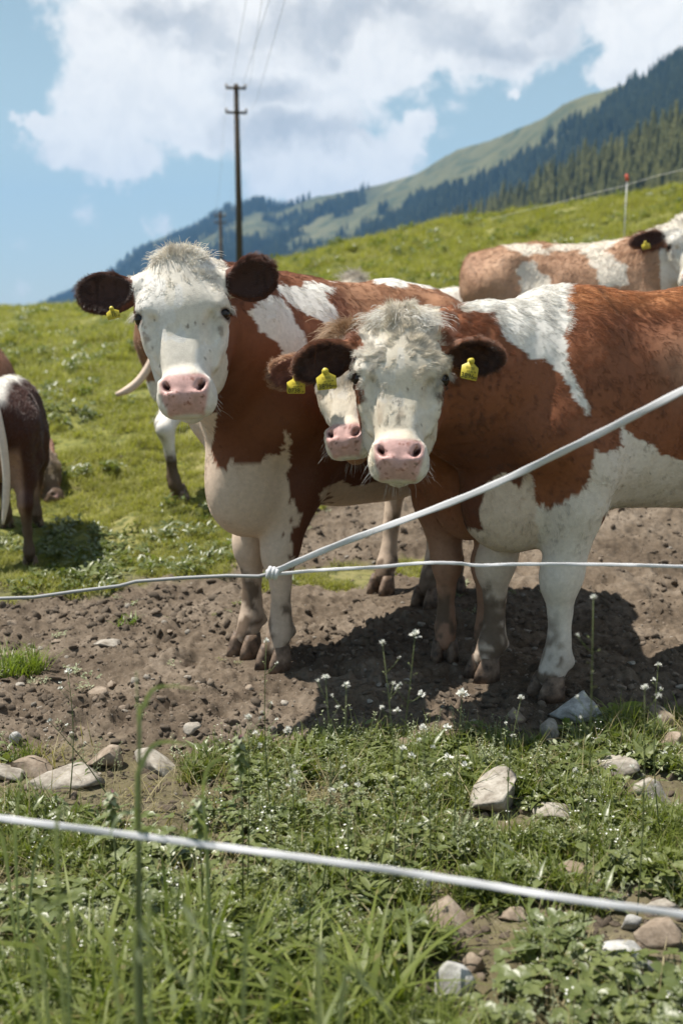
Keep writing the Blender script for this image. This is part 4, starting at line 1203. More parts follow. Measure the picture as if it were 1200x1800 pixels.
# back and poll of another one farther up
c8 = Cow('white-backed cow farthest back, only beige poll and back showing above the others', None, (.42, 8.6), (-.95, -.30), .74)
c8.head(P(618, 486, 8.45), P(600, 570, 8.2), (-.4, -1, .1))
c8.ear((.07, -.115, -.07), P(575, 520, 8.4), .05, (.1, -1, .1)); c8.ear((.07, .115, -.07), P(655, 522, 8.5), .05, (-.1, -1, .1))
def f8(L, W, Hh, px, py):
    n = len(L); col = np.tile(C_WHITE*.97, (n, 1))
    col = np.where((vnoise(L*3, 5)-.5+1.1*(1.1-L[:, 2]) > 0)[:, None], C_TAN, col)
    return col, np.ones(n, bool), np.array([.55, .50, .43])
simple_pattern(c8, f8, (.3, .2, .13)); c8.build(.02, .022, False)
if FUR:
    for c_, k_ in ((c4, 26000), (c5, 20000), (c6, 12000), (c7, 12000), (c8, 9000)):
        c_.fur(int(k_*FUR), .022, .0011, 8, lift=.3, headboost=1.6)
    c8.tuft((.0, 0, -.03), (.03, .05, .03), int(1500*FUR), .05, lambda q, r: np.stack([-1+0*q[:, 0], q[:, 1]*9, .3+0*q[:, 0]], -1), np.array([.50, .45, .38]), .0014, 3, 'poll_tuft')
build_ground()
# ------------------------------------------------------------------ plants
def mat_leaf(name, c1, c2, rough=.5, trans=.35, spec=.35, dry=None):
    m = bpy.data.materials.new(name); m.use_nodes = True
    t = NT(m.node_tree); b = t.n['Principled BSDF']; out = t.n['Material Output']
    geo = t.new('ShaderNodeNewGeometry'); oi = t.new('ShaderNodeObjectInfo')
    n = t.noise(geo.outputs['Position'], 1.7, 3, .6)
    f = t.math('ADD', t.math('MULTIPLY', oi.outputs['Random'], .6), t.math('MULTIPLY', n, .5))
    col = t.mix(f, (*c1, 1), (*c2, 1))
    if dry is not None:
        n2 = t.noise(geo.outputs['Position'], 30, 2, .5)
        col = t.mix(t.smooth(n2, .62, .70, 0, .8), col, (*dry, 1))
    t.put(b.inputs['Base Color'], col); b.inputs['Roughness'].default_value = rough; b.inputs['Specular IOR Level'].default_value = spec
    tr = t.new('ShaderNodeBsdfTranslucent')
    t.put(tr.inputs[0], t.mix(1.0, col, (1.35, 1.45, .55, 1), 'MULTIPLY'))
    mx = t.new('ShaderNodeMixShader'); mx.inputs[0].default_value = trans
    t.l.new(b.outputs[0], mx.inputs[1]); t.l.new(tr.outputs[0], mx.inputs[2]); t.l.new(mx.outputs[0], out.inputs[0])
    return m
M_grassA = mat_leaf('grass_blades', (.075, .110, .018), (.22, .25, .060), .48, .4, .35, (.26, .22, .10))
M_grassB = mat_leaf('meadow_blades', (.175, .19, .042), (.36, .34, .12), .55, .4, .25, (.28, .26, .12))
M_herb = mat_leaf('herb_leaves', (.070, .100, .026), (.20, .225, .085), .38, .30, .55)
M_grey = mat_leaf('downy_leaves', (.17, .20, .10), (.36, .385, .25), .5, .25, .4)
M_stem = mat_leaf('plant_stem', (.10, .13, .045), (.18, .20, .09), .55, .2, .3)
M_broad = mat_leaf('broad_leaf', (.12, .175, .025), (.20, .25, .04), .4, .35, .5)
M_tall = mat_leaf('tall_grass_leaf', (.17, .21, .10), (.30, .33, .19), .30, .3, .7)
M_dry = mat_leaf('dry_stalks', (.24, .20, .10), (.38, .33, .2), .6, .3, .25)
M_petal, _, _ = principled('white_petals', (.72, .72, .66), .6, .2)
M_purple, _, _ = principled('purple_petals', (.22, .07, .13), .6, .2)

def blades(mb, n, seed, R, hmin, hmax, wid, seg=3, lean=.5, droop=.5, twist=True):
    r = random.Random(seed)
    for _ in range(n):
        a = r.uniform(0, 2*pi); rr = R*math.sqrt(r.random()); x0, y0 = rr*cos(a), rr*sin(a)
        h = r.uniform(hmin, hmax); d = r.uniform(0, 2*pi); ln = lean*r.random(); dr = droop*r.random()
        w = wid*r.uniform(.6, 1.3); px, py = -sin(d+r.uniform(-.6, .6)), cos(d)
        v = []
        for i in range(seg+1):
            t = i/seg; out = h*(ln*t+dr*t*t*.8); z = h*(t-.45*dr*t*t*t)
            ww = w*(1-t**1.7)*.5
            if i == seg: v.append((x0+out*cos(d), y0+out*sin(d), z))
            else:
                v.append((x0+out*cos(d)+px*ww, y0+out*sin(d)+py*ww, z)); v.append((x0+out*cos(d)-px*ww, y0+out*sin(d)-py*ww, z+ww*.3))
        f = [(2*i, 2*i+1, 2*i+3, 2*i+2) for i in range(seg-1)]+[(2*seg-2, 2*seg-1, 2*seg)]
        mb.add(v, f)
def leaf(mb, o, d, up, L, W, cup=.2, lobes=0, seg=4):
    o = Vector(o); d = Vector(d).normalized(); up = Vector(up); s = d.cross(up).normalized(); u = s.cross(d)
    v = []; f = []
    for i in range(seg+1):
        t = i/seg; w = W*.5*math.sin(pi*min(1, t*.93+.05))**.8*(1 if not lobes else (.55+.45*(i % 2)))
        c = o+d*L*t-u*L*cup*t*t
        v += [tuple(c+s*w+u*w*.35), tuple(c), tuple(c-s*w+u*w*.35)]
    for i in range(seg):
        a = 3*i; f += [(a, a+1, a+4, a+3), (a+1, a+2, a+5, a+4)]
    mb.add(v, f)
def rosette(seed, n, R, L, W, hmax, lobes=0, cup=.25):
    r = random.Random(seed); mb = MB()
    for i in range(n):
        a = r.uniform(0, 6.28); rr = R*math.sqrt(r.random()); z = r.uniform(.1, 1)*hmax
        el = r.uniform(-.1, 1.0); b = r.uniform(0, 6.28)
        leaf(mb, (rr*cos(a), rr*sin(a), z*.7), (cos(b)*cos(el), sin(b)*cos(el), sin(el)), (0, 0, 1), L*r.uniform(.6, 1.3), W*r.uniform(.6, 1.2), cup, lobes, 3)
    return mb
def clover(seed, n, R, hmax, size):
    r = random.Random(seed); mb = MB()
    for i in range(n):
        a = r.uniform(0, 6.28); rr = R*math.sqrt(r.random()); x, y, z = rr*cos(a), rr*sin(a), hmax*r.uniform(.4, 1)
        ph = r.uniform(0, 6.28); tl = Vector((r.uniform(-.4, .4), r.uniform(-.4, .4), 1)).normalized()
        for k in range(3):
            b = ph+k*2.09; leaf(mb, (x, y, z), (cos(b), sin(b), .15-(cos(b)*tl.x+sin(b)*tl.y)*.6), tl, size*r.uniform(.8, 1.1), size*.9, .1, 0, 3)
        mb.tube([(x*.8, y*.8, 0), (x, y, z)], [.0009, .0007], 3, False)
    return mb
def src_list(fn, n, mat, cname, nm='plant_source'):
    return source([fn(i).build(nm, mat) for i in range(n)], cname)
def mk(fn):
    def g(i):
        mb = MB(); fn(mb, i); return mb
    return g
S_turf = src_list(mk(lambda mb, i: blades(mb, 34, 100+i, .07, .02, .075, .0055, 2, .9, .9)), 6, M_grassB, 'src_turf')
S_grass = src_list(mk(lambda mb, i: blades(mb, 22, 200+i, .035, .03, .11, .0042, 3, .7, .9)), 7, M_grassA, 'src_grass')
S_tall = src_list(mk(lambda mb, i: blades(mb, 9, 300+i, .03, .10, .24, .0125, 6, .6, 1.3)), 6, M_grassA, 'src_tallgrass')
S_herb = src_list(lambda i: rosette(400+i, 20, .045, .034, .015, .055, 0), 7, M_herb, 'src_herb')
S_lobed = src_list(lambda i: rosette(450+i, 16, .03, .050, .020, .045, 1), 5, M_herb, 'src_lobed')
S_grey = src_list(lambda i: rosette(500+i, 26, .045, .022, .010, .04, 0), 6, M_grey, 'src_grey')
S_clov = src_list(lambda i: clover(550+i, 11, .05, .05, .016), 5, M_herb, 'src_clover')
S_dry = src_list(mk(lambda mb, i: blades(mb, 8, 600+i, .05, .03, .10, .0030, 3, 1.4, .9)), 4, M_dry, 'src_dry')
def stalks(i):
    r = random.Random(700+i); mb = MB()
    for k in range(5):
        a = r.uniform(0, 6.28); h = r.uniform(.07, .16); x, y = .03*cos(a), .03*sin(a); lx, ly = r.uniform(-.03, .03), r.uniform(-.03, .03)
        mb.tube([(x, y, 0), (x+lx*.4, y+ly*.4, h*.5), (x+lx, y+ly, h)], [.0010, .0008, .0006], 3, False)
        for j in range(9):
            t = r.uniform(.3, 1); b = r.uniform(0, 6.28); leaf(mb, (x+lx*t, y+ly*t, h*t), (cos(b), sin(b), .5), (0, 0, 1), .009, .005, .1, 0, 2)
    return mb
S_stalk = src_list(stalks, 5, M_grey, 'src_stalks')
def tiny_flowers(i):
    r = random.Random(800+i); mb = MB()
    for k in range(7):
        x, y, z = r.uniform(-.03, .03), r.uniform(-.03, .03), r.uniform(.06, .15)
        for j in range(6):
            a = r.uniform(0, 6.28); q = .004
            leaf(mb, (x, y, z), (cos(a), sin(a), .5), (0, 0, 1), q, q*.8, 0, 0, 2)
    return mb
S_flw = src_list(tiny_flowers, 4, M_petal, 'src_flowers')
def clod(i, sub=1, flat=.7, amp=.35):
    v, f = icosphere(sub); v = v*(1+amp*vnoise(v*1.7+i*9.1, 5)[:, None]+.15*vnoise(v*4+i, 6)[:, None]); v[:, 2] *= flat
    return v, f
def mat_stone(name, c1, c2, c3):
    m, t, b = principled(name, rough=.85, spec=.25)
    tcn = t.new('ShaderNodeTexCoord'); oi = t.new('ShaderNodeObjectInfo')
    ps = t.vmath('ADD', tcn.outputs['Object'], t.vmath('SCALE', (37.0, 11.0, 5.0), scale=oi.outputs['Random']))
    n = t.noise(ps, 22, 6, .65); n2 = t.noise(ps, 90, 4, .6)
    col = t.ramp(n, [(.3, c1), (.5, c2), (.72, c3)])
    col = t.mix(.5, col, t.ramp(n2, [(.3, (.6, .58, .55)), (.65, (1.1, 1.1, 1.1))]), 'MULTIPLY')
    t.put(b.inputs['Base Color'], col)
    bp = t.new('ShaderNodeBump'); bp.inputs['Strength'].default_value = .7; bp.inputs['Distance'].default_value = .006
    t.put(bp.inputs['Height'], t.math('ADD', n, t.math('MULTIPLY', n2, .4))); t.l.new(bp.outputs[0], b.inputs['Normal'])
    return m
M_soil = mat_stone('soil_clods', (.095, .072, .053), (.14, .11, .082), (.19, .155, .12))
M_st_w = mat_stone('pale_limestone', (.17, .145, .118), (.31, .28, .24), (.46, .43, .38))
M_st_b = mat_stone('brown_stone', (.15, .115, .085), (.24, .19, .145), (.36, .30, .24))
M_st_g = mat_stone('bluish_white_stone', (.21, .20, .19), (.38, .375, .36), (.56, .555, .535))
S_clod = source([mesh_obj('clod_source', *clod(i), M_soil, smooth=False) for i in range(7)], 'src_clods')
S_peb = source([mesh_obj('pebble_source', *clod(i+20, 1, .6), M_st_b if i < 5 else M_st_w, smooth=False) for i in range(7)], 'src_pebbles')

def place(name, coll, npr, x, y, scl, seed, tilt=.25, dz=0.0, label=None):
    r = np.random.default_rng(seed); n = len(x)
    z = ground_z(x, y)+dz
    rot = np.stack([r.normal(0, tilt, n), r.normal(0, tilt, n), r.uniform(0, 6.28, n)], -1)
    o = scatter(name, np.stack([x, y, z], -1), r.integers(0, npr, n), rot, scl, coll)
    if label: o['label'] = label
    return o
def wedge(n, y0, y1, seed, pw=1.0, spread=.46, extra=.5):
    """points in the viewed wedge of ground, evenly thinned with distance, plus a margin to the sides"""
    r = np.random.default_rng(seed)
    y = np.exp(r.uniform(np.log(y0), np.log(y1), n)) if pw == 1 else (y0**pw+(y1**pw-y0**pw)*r.random(n))**(1/pw)
    x = r.uniform(-1, 1, n)*(y*spread+extra)
    return x, y
def hoof_clear(x, y, rad=.09):
    m = np.ones(len(x), bool)
    for (a, b, c, r) in PADS: m &= np.hypot(x-a, y-b) > rad
    return m
# bare soil : clods, pebbles
x, y = wedge(110000, 1.3, 9.5, 11); k = ((dirt_mask(x, y) > .15) & (fbm2(x*3.3, y*3.3, 87, 3)+.75*vn2(x*99, y*99, 88) > -.15)) | ((y < 3.6) & (np.abs(x*7919) % 1 < .4)); x, y = x[k], y[k]; k = hoof_clear(x, y, .06); x, y = x[k], y[k]
r = np.random.default_rng(3); sc = .0022+.018*r.random(len(x))**9; sc *= (.75+.10*y); sc = np.stack([sc*(.7+.8*r.random(len(x))), sc, sc*(.45+.5*r.random(len(x)))], -1)
place('soil_clods', S_clod, 7, x, y, sc, 1, .6, .0, 'small clods of trodden brown soil')
x, y = wedge(7000, 1.4, 9.5, 12); k = (dirt_mask(x, y) > .1) | (r.random(len(x)) < .35); x, y = x[k], y[k]; k = hoof_clear(x, y, .07); x, y = x[k], y[k]
sc = .004+.014*np.random.default_rng(5).random(len(x))**4
place('gravel', S_peb, 7, x, y, sc, 2, .4, .001, 'scattered small pebbles on the soil')
# meadow beyond
def dens(x, y, s, thr=-.2, seed=5): return fbm2(x*s, y*s, seed, 3) > thr
x, y = wedge(70000, 4.4, 34, 21, 1.0, .48, .8); k = (dirt_mask(x, y) < .5) & (fbm2(x*2.3, y*2.3, 61, 3)+.12 > -sstep(y, 4, 6)*.25); x, y = x[k], y[k]
r = np.random.default_rng(8); sc = (.6+.9*r.random(len(x)))*np.interp(y, [4, 8, 15, 34], [.62, .85, 1.5, 2.8])*(1+.35*fbm2(x*1.3, y*1.3, 63, 2))
place('meadow_grass', S_turf, 6, x, y, np.clip(sc, .25, 4), 3, .15, -.004, 'short sunlit meadow grass on the slope')
x, y = wedge(8000, 4.4, 30, 22, 1.0, .48, .8); k = (dirt_mask(x, y) < .35) & (fbm2(x*1.5, y*1.5, 65, 3) > .05); x, y = x[k], y[k]
place('meadow_herbs', S_herb, 7, x, y, (.7+.9*r.random(len(x)))*np.interp(y, [4, 8, 30], [.8, 1.2, 3.2]), 4, .2, 0, 'darker low herbs in the meadow')
x, y = wedge(5000, 4.6, 30, 23, 1.0, .48, .8); k = (dirt_mask(x, y) < .3) & (fbm2(x*.9, y*.9, 66, 3) > .15); x, y = x[k], y[k]
place('meadow_flowers', S_flw, 4, x, y, (.7+.7*r.random(len(x)))*np.interp(y, [4, 8, 30], [.5, .8, 2.0]), 5, .2, 0, 'tiny pale flowers in the meadow')
def on_ground(px, py):
    """ground point under a photo pixel"""
    d = pix_dir(px, py); Y = 3.0
    for _ in range(60):
        z = float(ground_base(d[0]/d[1]*Y, Y)); Yn = (z-CAMZ)/(d[2]/d[1])
        Y = .5*Y+.5*min(max(Yn, .5), 60)
    return d[0]/d[1]*Y, Y
STONES = [(1010, 1272, 90, 52, 'g', 'large bluish white stone at the near front hoof of the right cow'),
 (868, 1432, 96, 66, 'w', 'largest cream coloured rock, in the verge below the right cow'),
 (968, 1448, 70, 32, 'w', 'cream rock just right of the largest cream rock'),
 (800, 1770, 66, 78, 'g', 'bluish white stone standing in the grass at the bottom, right of centre'),
 (1155, 1690, 70, 48, 'b', 'brown angular stone at the lower right edge under the tape'),
 (1108, 1662, 34, 34, 'g', 'small white stone beside the brown angular stone, lower right'),
 (1100, 1735, 80, 50, 'g', 'bluish flat stone low at the bottom right'),
 (1165, 1622, 54, 20, 'w', 'flat pale stone touching the white tape, lower right'),
 (62, 1362, 74, 34, 'b', 'dark brown stone on the soil, at the left edge'),
 (180, 1352, 62, 42, 'b', 'reddish beige stone on the soil, left of the flat slab'),
 (270, 1352, 92, 32, 'w', 'long flat pale slab at the edge of the soil, left'),
 (105, 1390, 130, 22, 'w', 'low broad stone slab half in the grass at the left'),
 (12, 1372, 60, 22, 'w', 'pale flat stone cut by the left edge'),
 (172, 1234, 32, 18, 'b', 'single brown pebble lying alone on the left soil'),
 (188, 1140, 44, 16, 'w', 'white flat stone far left on the soil near the weeds'),
 (338, 1300, 30, 18, 'w', 'pale stone on the soil left of centre'),
 (26, 1312, 24, 26, 'g', 'small whitish stone near the left edge on the soil'),
 (682, 1312, 30, 20, 'w', 'rounded pale stone at the soil edge, centre'),
 (720, 1312, 42, 20, 'b', 'beige stone right beside the rounded pale stone'),
 (640, 1342, 34, 24, 'g', 'whitish stone in the verge below the rounded pale stone'),
 (540, 1338, 28, 22, 'g', 'small white stone in the weeds, centre left'),
 (905, 1272, 36, 34, 'b', 'upright brown stone left of the bluish white stone'),
 (965, 1302, 34, 40, 'w', 'white stone in the grass below the bluish white stone'),
 (1052, 1325, 30, 24, 'g', 'greyish stone in the verge at the right'),
 (1160, 1280, 50, 46, 'b', 'brown lump of stone at the right edge of the soil'),
 (1185, 1330, 46, 44, 'b', 'dull brown stone at the right frame edge in the verge'),
 (1075, 1365, 84, 24, 'w', 'long low cream stone in the verge, right'),
 (1150, 1410, 70, 46, 'w', 'cream stone near the right frame edge'),
 (820, 1358, 50, 26, 'w', 'whitish stone above the largest cream rock'),
 (765, 1355, 30, 20, 'g', 'small grey stone in the verge grass, centre right'),
 (925, 1560, 36, 22, 'w', 'pale stone just above the white tape, right'),
 (745, 1562, 40, 24, 'g', 'grey white stone just below the white tape, centre'),
 (795, 1650, 84, 44, 'b', 'beige flat stone among weeds below the tape'),
 (830, 1720, 36, 36, 'b', 'brown stone right of the bottom bluish stone'),
 (1010, 1560, 60, 22, 'b', 'brownish flat stone above the tape, right'),
 (900, 1640, 44, 20, 'b', 'small brown stone below the tape, right of centre')]

STONE_XY = [(*on_ground(a, b-h*.15), w/(FPX/2.4)*.62) for (a, b, w, h, _, _) in STONES]
BARE_PX = [(1105, 1690, .17), (1180, 1640, .12), (690, 1635, .10), (805, 1745, .10), (1160, 1400, .12), (770, 1545, .08), (1000, 1560, .08), (870, 1450, .10), (640, 1600, .06), (60, 1390, .14), (230, 1345, .13), (960, 1290, .12), (1130, 1500, .08), (830, 1640, .09)]
BARE_XY = [(*on_ground(a, b), r) for (a, b, r) in BARE_PX]
def clear_of_stones(x, y, grow=1.0, bare_w=1.0):
    m = np.ones(len(x), bool)
    for (a, b, r) in STONE_XY: m &= np.hypot(x-a, (y-b-r*.2)*1.0) > r*.8
    nz = .5*fbm2(x*9, y*9, 91, 2)
    for (a, b, r) in BARE_XY: m &= (np.hypot(x-a, (y-b)*1.2)/(r*1.7)+nz > .75*bare_w)
    # keep the sight line open just in front of each stone
    for (a, b, r) in STONE_XY: m &= ~((np.abs(x-a) < r*.8) & (y < b) & (y > b-r*1.3))
    return m
# foreground verge
def front(n, seed, y0=1.0, y1=3.5):
    x, y = wedge(n, y0, y1, seed, 1.0, .46, .45)
    k = (dirt_mask(x, y) < .45) & (y < 3.9) & clear_of_stones(x, y); return x[k], y[k]
bare = lambda x, y: fbm2(x*3.1+4, y*3.1, 71, 3)+.45*sstep(x, .1, .9)*sstep(2.9-y, 0, .9)
x, y = front(12000, 31); b = bare(x, y); k = b < .30; x, y = x[k], y[k]
r = np.random.default_rng(9)
place('verge_grass', S_grass, 7, x, y, (.5+.8*r.random(len(x)))*np.interp(y, [1, 1.8, 2.8], [1.5, 1.1, .85]), 6, .2, -.003, 'short grass of the verge in front')
x, y = front(5200, 32); b = bare(x, y)+.30*sstep(x, -.1, .5); k = b < .16; x, y = x[k], y[k]
place('verge_herbs', S_herb, 7, x, y, (.45+.9*r.random(len(x)))*np.interp(y, [1, 1.8, 2.8], [1.7, 1.1, .8]), 7, .25, 0, 'low leafy herbs of the verge')
x, y = front(6000, 33); b = bare(x, y)-.35*sstep(x, -.2, .6); k = (b < .12) & (fbm2(x*2.6, y*2.6, 73, 2) > -.1); x, y = x[k], y[k]
place('downy_ground_cover', S_grey, 6, x, y, .5+.7*r.random(len(x)), 8, .25, 0, 'grey green downy ground cover')
x, y = front(2600, 34); k = (fbm2(x*2.2, y*2.2, 75, 2) > .15); x, y = x[k], y[k]
place('clover', S_clov, 5, x, y, (.7+.7*r.random(len(x)))*np.interp(y, [1, 2, 2.8], [1.8, 1.1, .9]), 9, .15, 0, 'clover leaves among the verge grass')
x, y = front(1500, 35); k = bare(x, y) < .3; x, y = x[k], y[k]
place('lobed_weeds', S_lobed, 5, x, y, .6+.8*r.random(len(x)), 10, .2, 0, 'lobed weed leaves in the verge')
x, y = front(4200, 36); place('dry_grass', S_dry, 4, x, y, .5+.7*r.random(len(x)), 11, .3, 0, 'dry straw stalks in the verge')
x, y = front(1200, 37, 1.3, 3.3); k = (fbm2(x*1.6, y*1.6, 77, 2) > -.25) & (np.abs(x+.05) < .75); x, y = x[k], y[k]
place('seeding_stalks', S_stalk, 5, x, y, .6+.5*r.random(len(x)), 12, .15, 0, 'thin seeding stalks over the verge')
x, y = front(130, 38, 1.6, 3.3); place('verge_flowers', S_flw, 4, x, y, .5+.5*r.random(len(x)), 13, .1, 0, 'tiny white flowers over the verge')
x, y = front(1600, 39, .8, 1.9); k = (x < -.02+.35*fbm2(x*2, y*2, 79, 2)) & (y < 1.85); x, y = x[k], y[k]
r = np.random.default_rng(92); place('tall_grass', S_tall, 6, x, y, .35+1.0*r.random(len(x)), 14, .15, -.005, 'tall lush grass at the lower left')
r = np.random.default_rng(91); x, y = front(900, 42, .8, 2.4); k = (fbm2(x*2.4, y*2.4, 83, 2) > -.05) & (r.random(len(x)) < np.where(x < .1, 1.0, .4)); x, y = x[k], y[k]
S_big = src_list(lambda i: rosette(900+i, 9, .035, .075, .022, .06, 0, .55), 6, M_tall, 'src_bigleaf')
place('broad_weed_leaves', S_big, 6, x, y, (.5+.8*r.random(len(x))), 16, .25, 0, 'broad pale weed leaves in the front verge')
# sparse sprigs on the bare soil
x, y = wedge(500, 3.0, 7.5, 41); k = (dirt_mask(x, y) > .4) & (fbm2(x*1.3, y*1.3, 81, 2) > .35); x, y = x[k], y[k]
place('soil_weeds', S_grey, 6, x, y, .3+.5*r.random(len(x)), 15, .2, 0, 'sparse weeds sprouting on the bare soil')

# ------------------------------------------------------------------ stones one can pick out
def rock_mesh(seed, sx, sy, sz, cuts=13):
    rr = np.random.default_rng(seed); v, f = icosphere(3)
    for _ in range(cuts):                                  # flat broken faces
        n = rr.normal(0, 1, 3); n /= np.linalg.norm(n); d = rr.uniform(.32, .72)
        e = v@n-d; v = v-np.where(e > 0, e*.92, 0)[:, None]*n
    v = v*(1+.10*vnoise(v*3+seed, 4)[:, None]+.04*vnoise(v*9+seed, 5)[:, None])*1.25
    v = v-(v.max(0)+v.min(0))/2; v = v/np.abs(v).max(0)
    v[:, 0] *= sx; v[:, 1] *= sy; v[:, 2] *= sz
    return v, f
def stone(px, py, w, h, mat, label, seed, group=None, rz=None, sink=.42):
    """px,py: middle of its foot in the photograph; w,h its size in photo pixels"""
    x, y = on_ground(px, py); ppm = FPX/math.hypot(y, CAMZ)
    sx = w/ppm/2*1.05; sz = h/ppm/2*1.05; rr = random.Random(seed)
    o = mesh_obj('stone', *rock_mesh(seed, sx, sx*rr.uniform(.7, 1.0), sz), mat, smooth=False)
    o.location = (x, y+sx*.3, float(ground_z(x, y+sx*.3))+sz*(1-sink*1.2)); o.rotation_euler = (rr.uniform(-.2, .2), rr.uniform(-.2, .2), rr.uniform(-.5, .5) if rz is None else rz)
    tag(o, label, 'stone', group); return o
MS = {'w': M_st_w, 'b': M_st_b, 'g': M_st_g}
for i, (a, b, w, h, m_, lb) in enumerate(STONES): stone(a, b, w, h, MS[m_], lb, 40+i)
rr = random.Random(31)
for i in range(40):
    ax_, ay_, ar_ = BARE_XY[i % len(BARE_XY)]
    X_, Y_ = ax_+rr.uniform(-1, 1)*ar_*1.2, ay_+rr.uniform(-1, 1)*ar_; sz_ = rr.uniform(.007, .02)
    o = mesh_obj('stone', *rock_mesh(400+i, sz_, sz_*rr.uniform(.6, 1), sz_*.7), MS[rr.choice('bbw')], smooth=False)
    o.location = (X_, Y_, float(ground_z(X_, Y_))+sz_*.15); o.rotation_euler = (0, 0, rr.uniform(0, 6))
    tag(o, 'small stone lying in a bare gap of the front verge', 'stone', 'small stones in the bare gaps of the verge')
rr = random.Random(12)
for i in range(46):
    a, b = rr.uniform(0, 1200), rr.uniform(1090, 1330)
    X_, Y_ = on_ground(a, b)
    if not bool(hoof_clear(np.array([X_]), np.array([Y_]), .13)[0]): continue
    w = rr.uniform(10, 20); stone(a, b, w, w*rr.uniform(.4, .7), MS[rr.choice('bbw')], 'small stone lying loose on the bare trodden soil', 200+i, 'small loose stones on the soil', None, .35)

# ------------------------------------------------------------------ single plants
def W3(px, py, Y): return Vector(P(px, py, Y))
def flower_weed(base, tip, label, heads, seed, Y=None, bare=False, group='flowering weeds of the verge', head_r=.008):
    """base/tip in photo pixels on a plane at depth Y; heads: number of side flowers"""
    r = random.Random(seed)
    X0, Y0 = (W3(base[0], base[1], Y).x, Y)
    z0 = float(ground_z(X0, Y0)); b = Vector((X0, Y0, z0-.01)); t = W3(tip[0], tip[1], Y+r.uniform(-.05, .05))
    root = empty('flowering_weed', tuple(b)); tag(root, label, 'plant', group)
    side = Vector((r.uniform(-.02, .02), r.uniform(-.02, .02), 0)); L = (t-b).length
    pts = [Vector((0, 0, 0)).lerp(t-b, k/6)+side*math.sin(pi*k/6) for k in range(7)]
    MB().tube([tuple(p) for p in pts], [.0021-.0013*k/6 for k in range(7)], 6).build('stem', M_stem, root)
    def head(o, rad, n):
        mb = MB()
        for j in range(n):
            a = r.uniform(0, 6.28); e = r.uniform(-.2, 1.4); d = Vector((cos(a)*cos(e), sin(a)*cos(e), sin(e)))
            leaf(mb, tuple(o+d*rad*.4), tuple(d+Vector((0, 0, .2))), (0, 0, 1), rad*r.uniform(.6, 1), rad*.5, 0, 0, 2)
        mb.build('flower_head', M_petal, root, smooth=False)
    head(pts[-1], head_r, 34)
    for k in range(heads):
        t_ = r.uniform(.45, .92); i = t_*6; p = pts[int(i)].lerp(pts[min(6, int(i)+1)], i % 1)
        a = r.uniform(0, 6.28); q = p+Vector((cos(a)*.03, sin(a)*.02, r.uniform(.015, .04)))
        MB().tube([tuple(p), tuple(p.lerp(q, .5)+Vector((0, 0, -.003))), tuple(q)], [.0009, .0008, .0006], 4).build('branch', M_stem, root)
        head(q, head_r*r.uniform(.5, .85), 18)
    for k in range(6 if not bare else 3):
        t_ = r.uniform(.05, .6); i = t_*6; p = pts[int(i)].lerp(pts[min(6, int(i)+1)], i % 1); a = r.uniform(0, 6.28)
        mb = MB(); leaf(mb, tuple(p), (cos(a), sin(a), .5), (0, 0, 1), r.uniform(.02, .04), .008, .3, 0, 4); mb.build('leaf', M_herb, root)
    # seed pods up the stem
    mb = MB()
    for k in range(16):
        t_ = .45+.5*k/16; i = t_*6; p = pts[int(i)].lerp(pts[min(6, int(i)+1)], i % 1); a = k*2.4
        q = p+Vector((cos(a)*.010, sin(a)*.010, .005)); mb.tube([tuple(p), tuple(q)], [.0004, .0004], 3, False)
        leaf(mb, tuple(q), (cos(a), sin(a), .4), (0, 0, 1), .005, .005, 0, 0, 2)
    mb.build('seed_pods', M_stem, root)
flower_weed((655, 1340), (729, 1118), 'tall leaning white-flowered weed in front of the cow legs, centre', 5, 1, 2.15, head_r=.012)
flower_weed((690, 1345), (672, 1132), 'white-flowered weed just left of the tall leaning weed', 4, 2, 2.1)
flower_weed((1040, 1330), (1042, 1052), 'slim tall seeding weed in front of the nearest front hoof', 5, 3, 1.9, head_r=.007)
flower_weed((1172, 1310), (1156, 1170), 'short white-flowered weed at the right frame edge', 3, 4, 2.4)
flower_weed((122, 1400), (120, 1182), 'thin upright weed with round top on the left soil', 2, 5, 2.6, bare=True, head_r=.010)
flower_weed((205, 1380), (88, 1268), 'weed branching sideways left of the thin upright weed', 3, 6, 2.55, bare=True, head_r=.007)
flower_weed((480, 1250), (468, 1128), 'small white-flowered weed before the hooves of the left cow', 3, 7, 2.4)
flower_weed((560, 1380), (572, 1192), 'white-flowered weed left of centre against the soil', 4, 8, 2.1)
flower_weed((620, 1390), (608, 1205), 'white-flowered weed at centre against the shaded soil', 3, 9, 2.05)
flower_weed((800, 1330), (812, 1222), 'fluffy pale weed under the brown front legs', 4, 10, 2.3, head_r=.014)
flower_weed((430, 1400), (436, 1262), 'weed with white heads at the soil edge, left of centre', 4, 11, 2.1)
flower_weed((520, 1420), (505, 1285), 'low white-flowered weed in the left centre verge', 4, 12, 2.0)
flower_weed((760, 1400), (742, 1280), 'low white-flowered weed in the centre right verge', 4, 13, 2.1)
flower_weed((1130, 1420), (1132, 1210), 'tall thin seeding weed near the right edge', 4, 14, 2.0)
flower_weed((905, 1360), (915, 1228), 'small seeding weed left of the bluish white stone', 3, 15, 2.3)
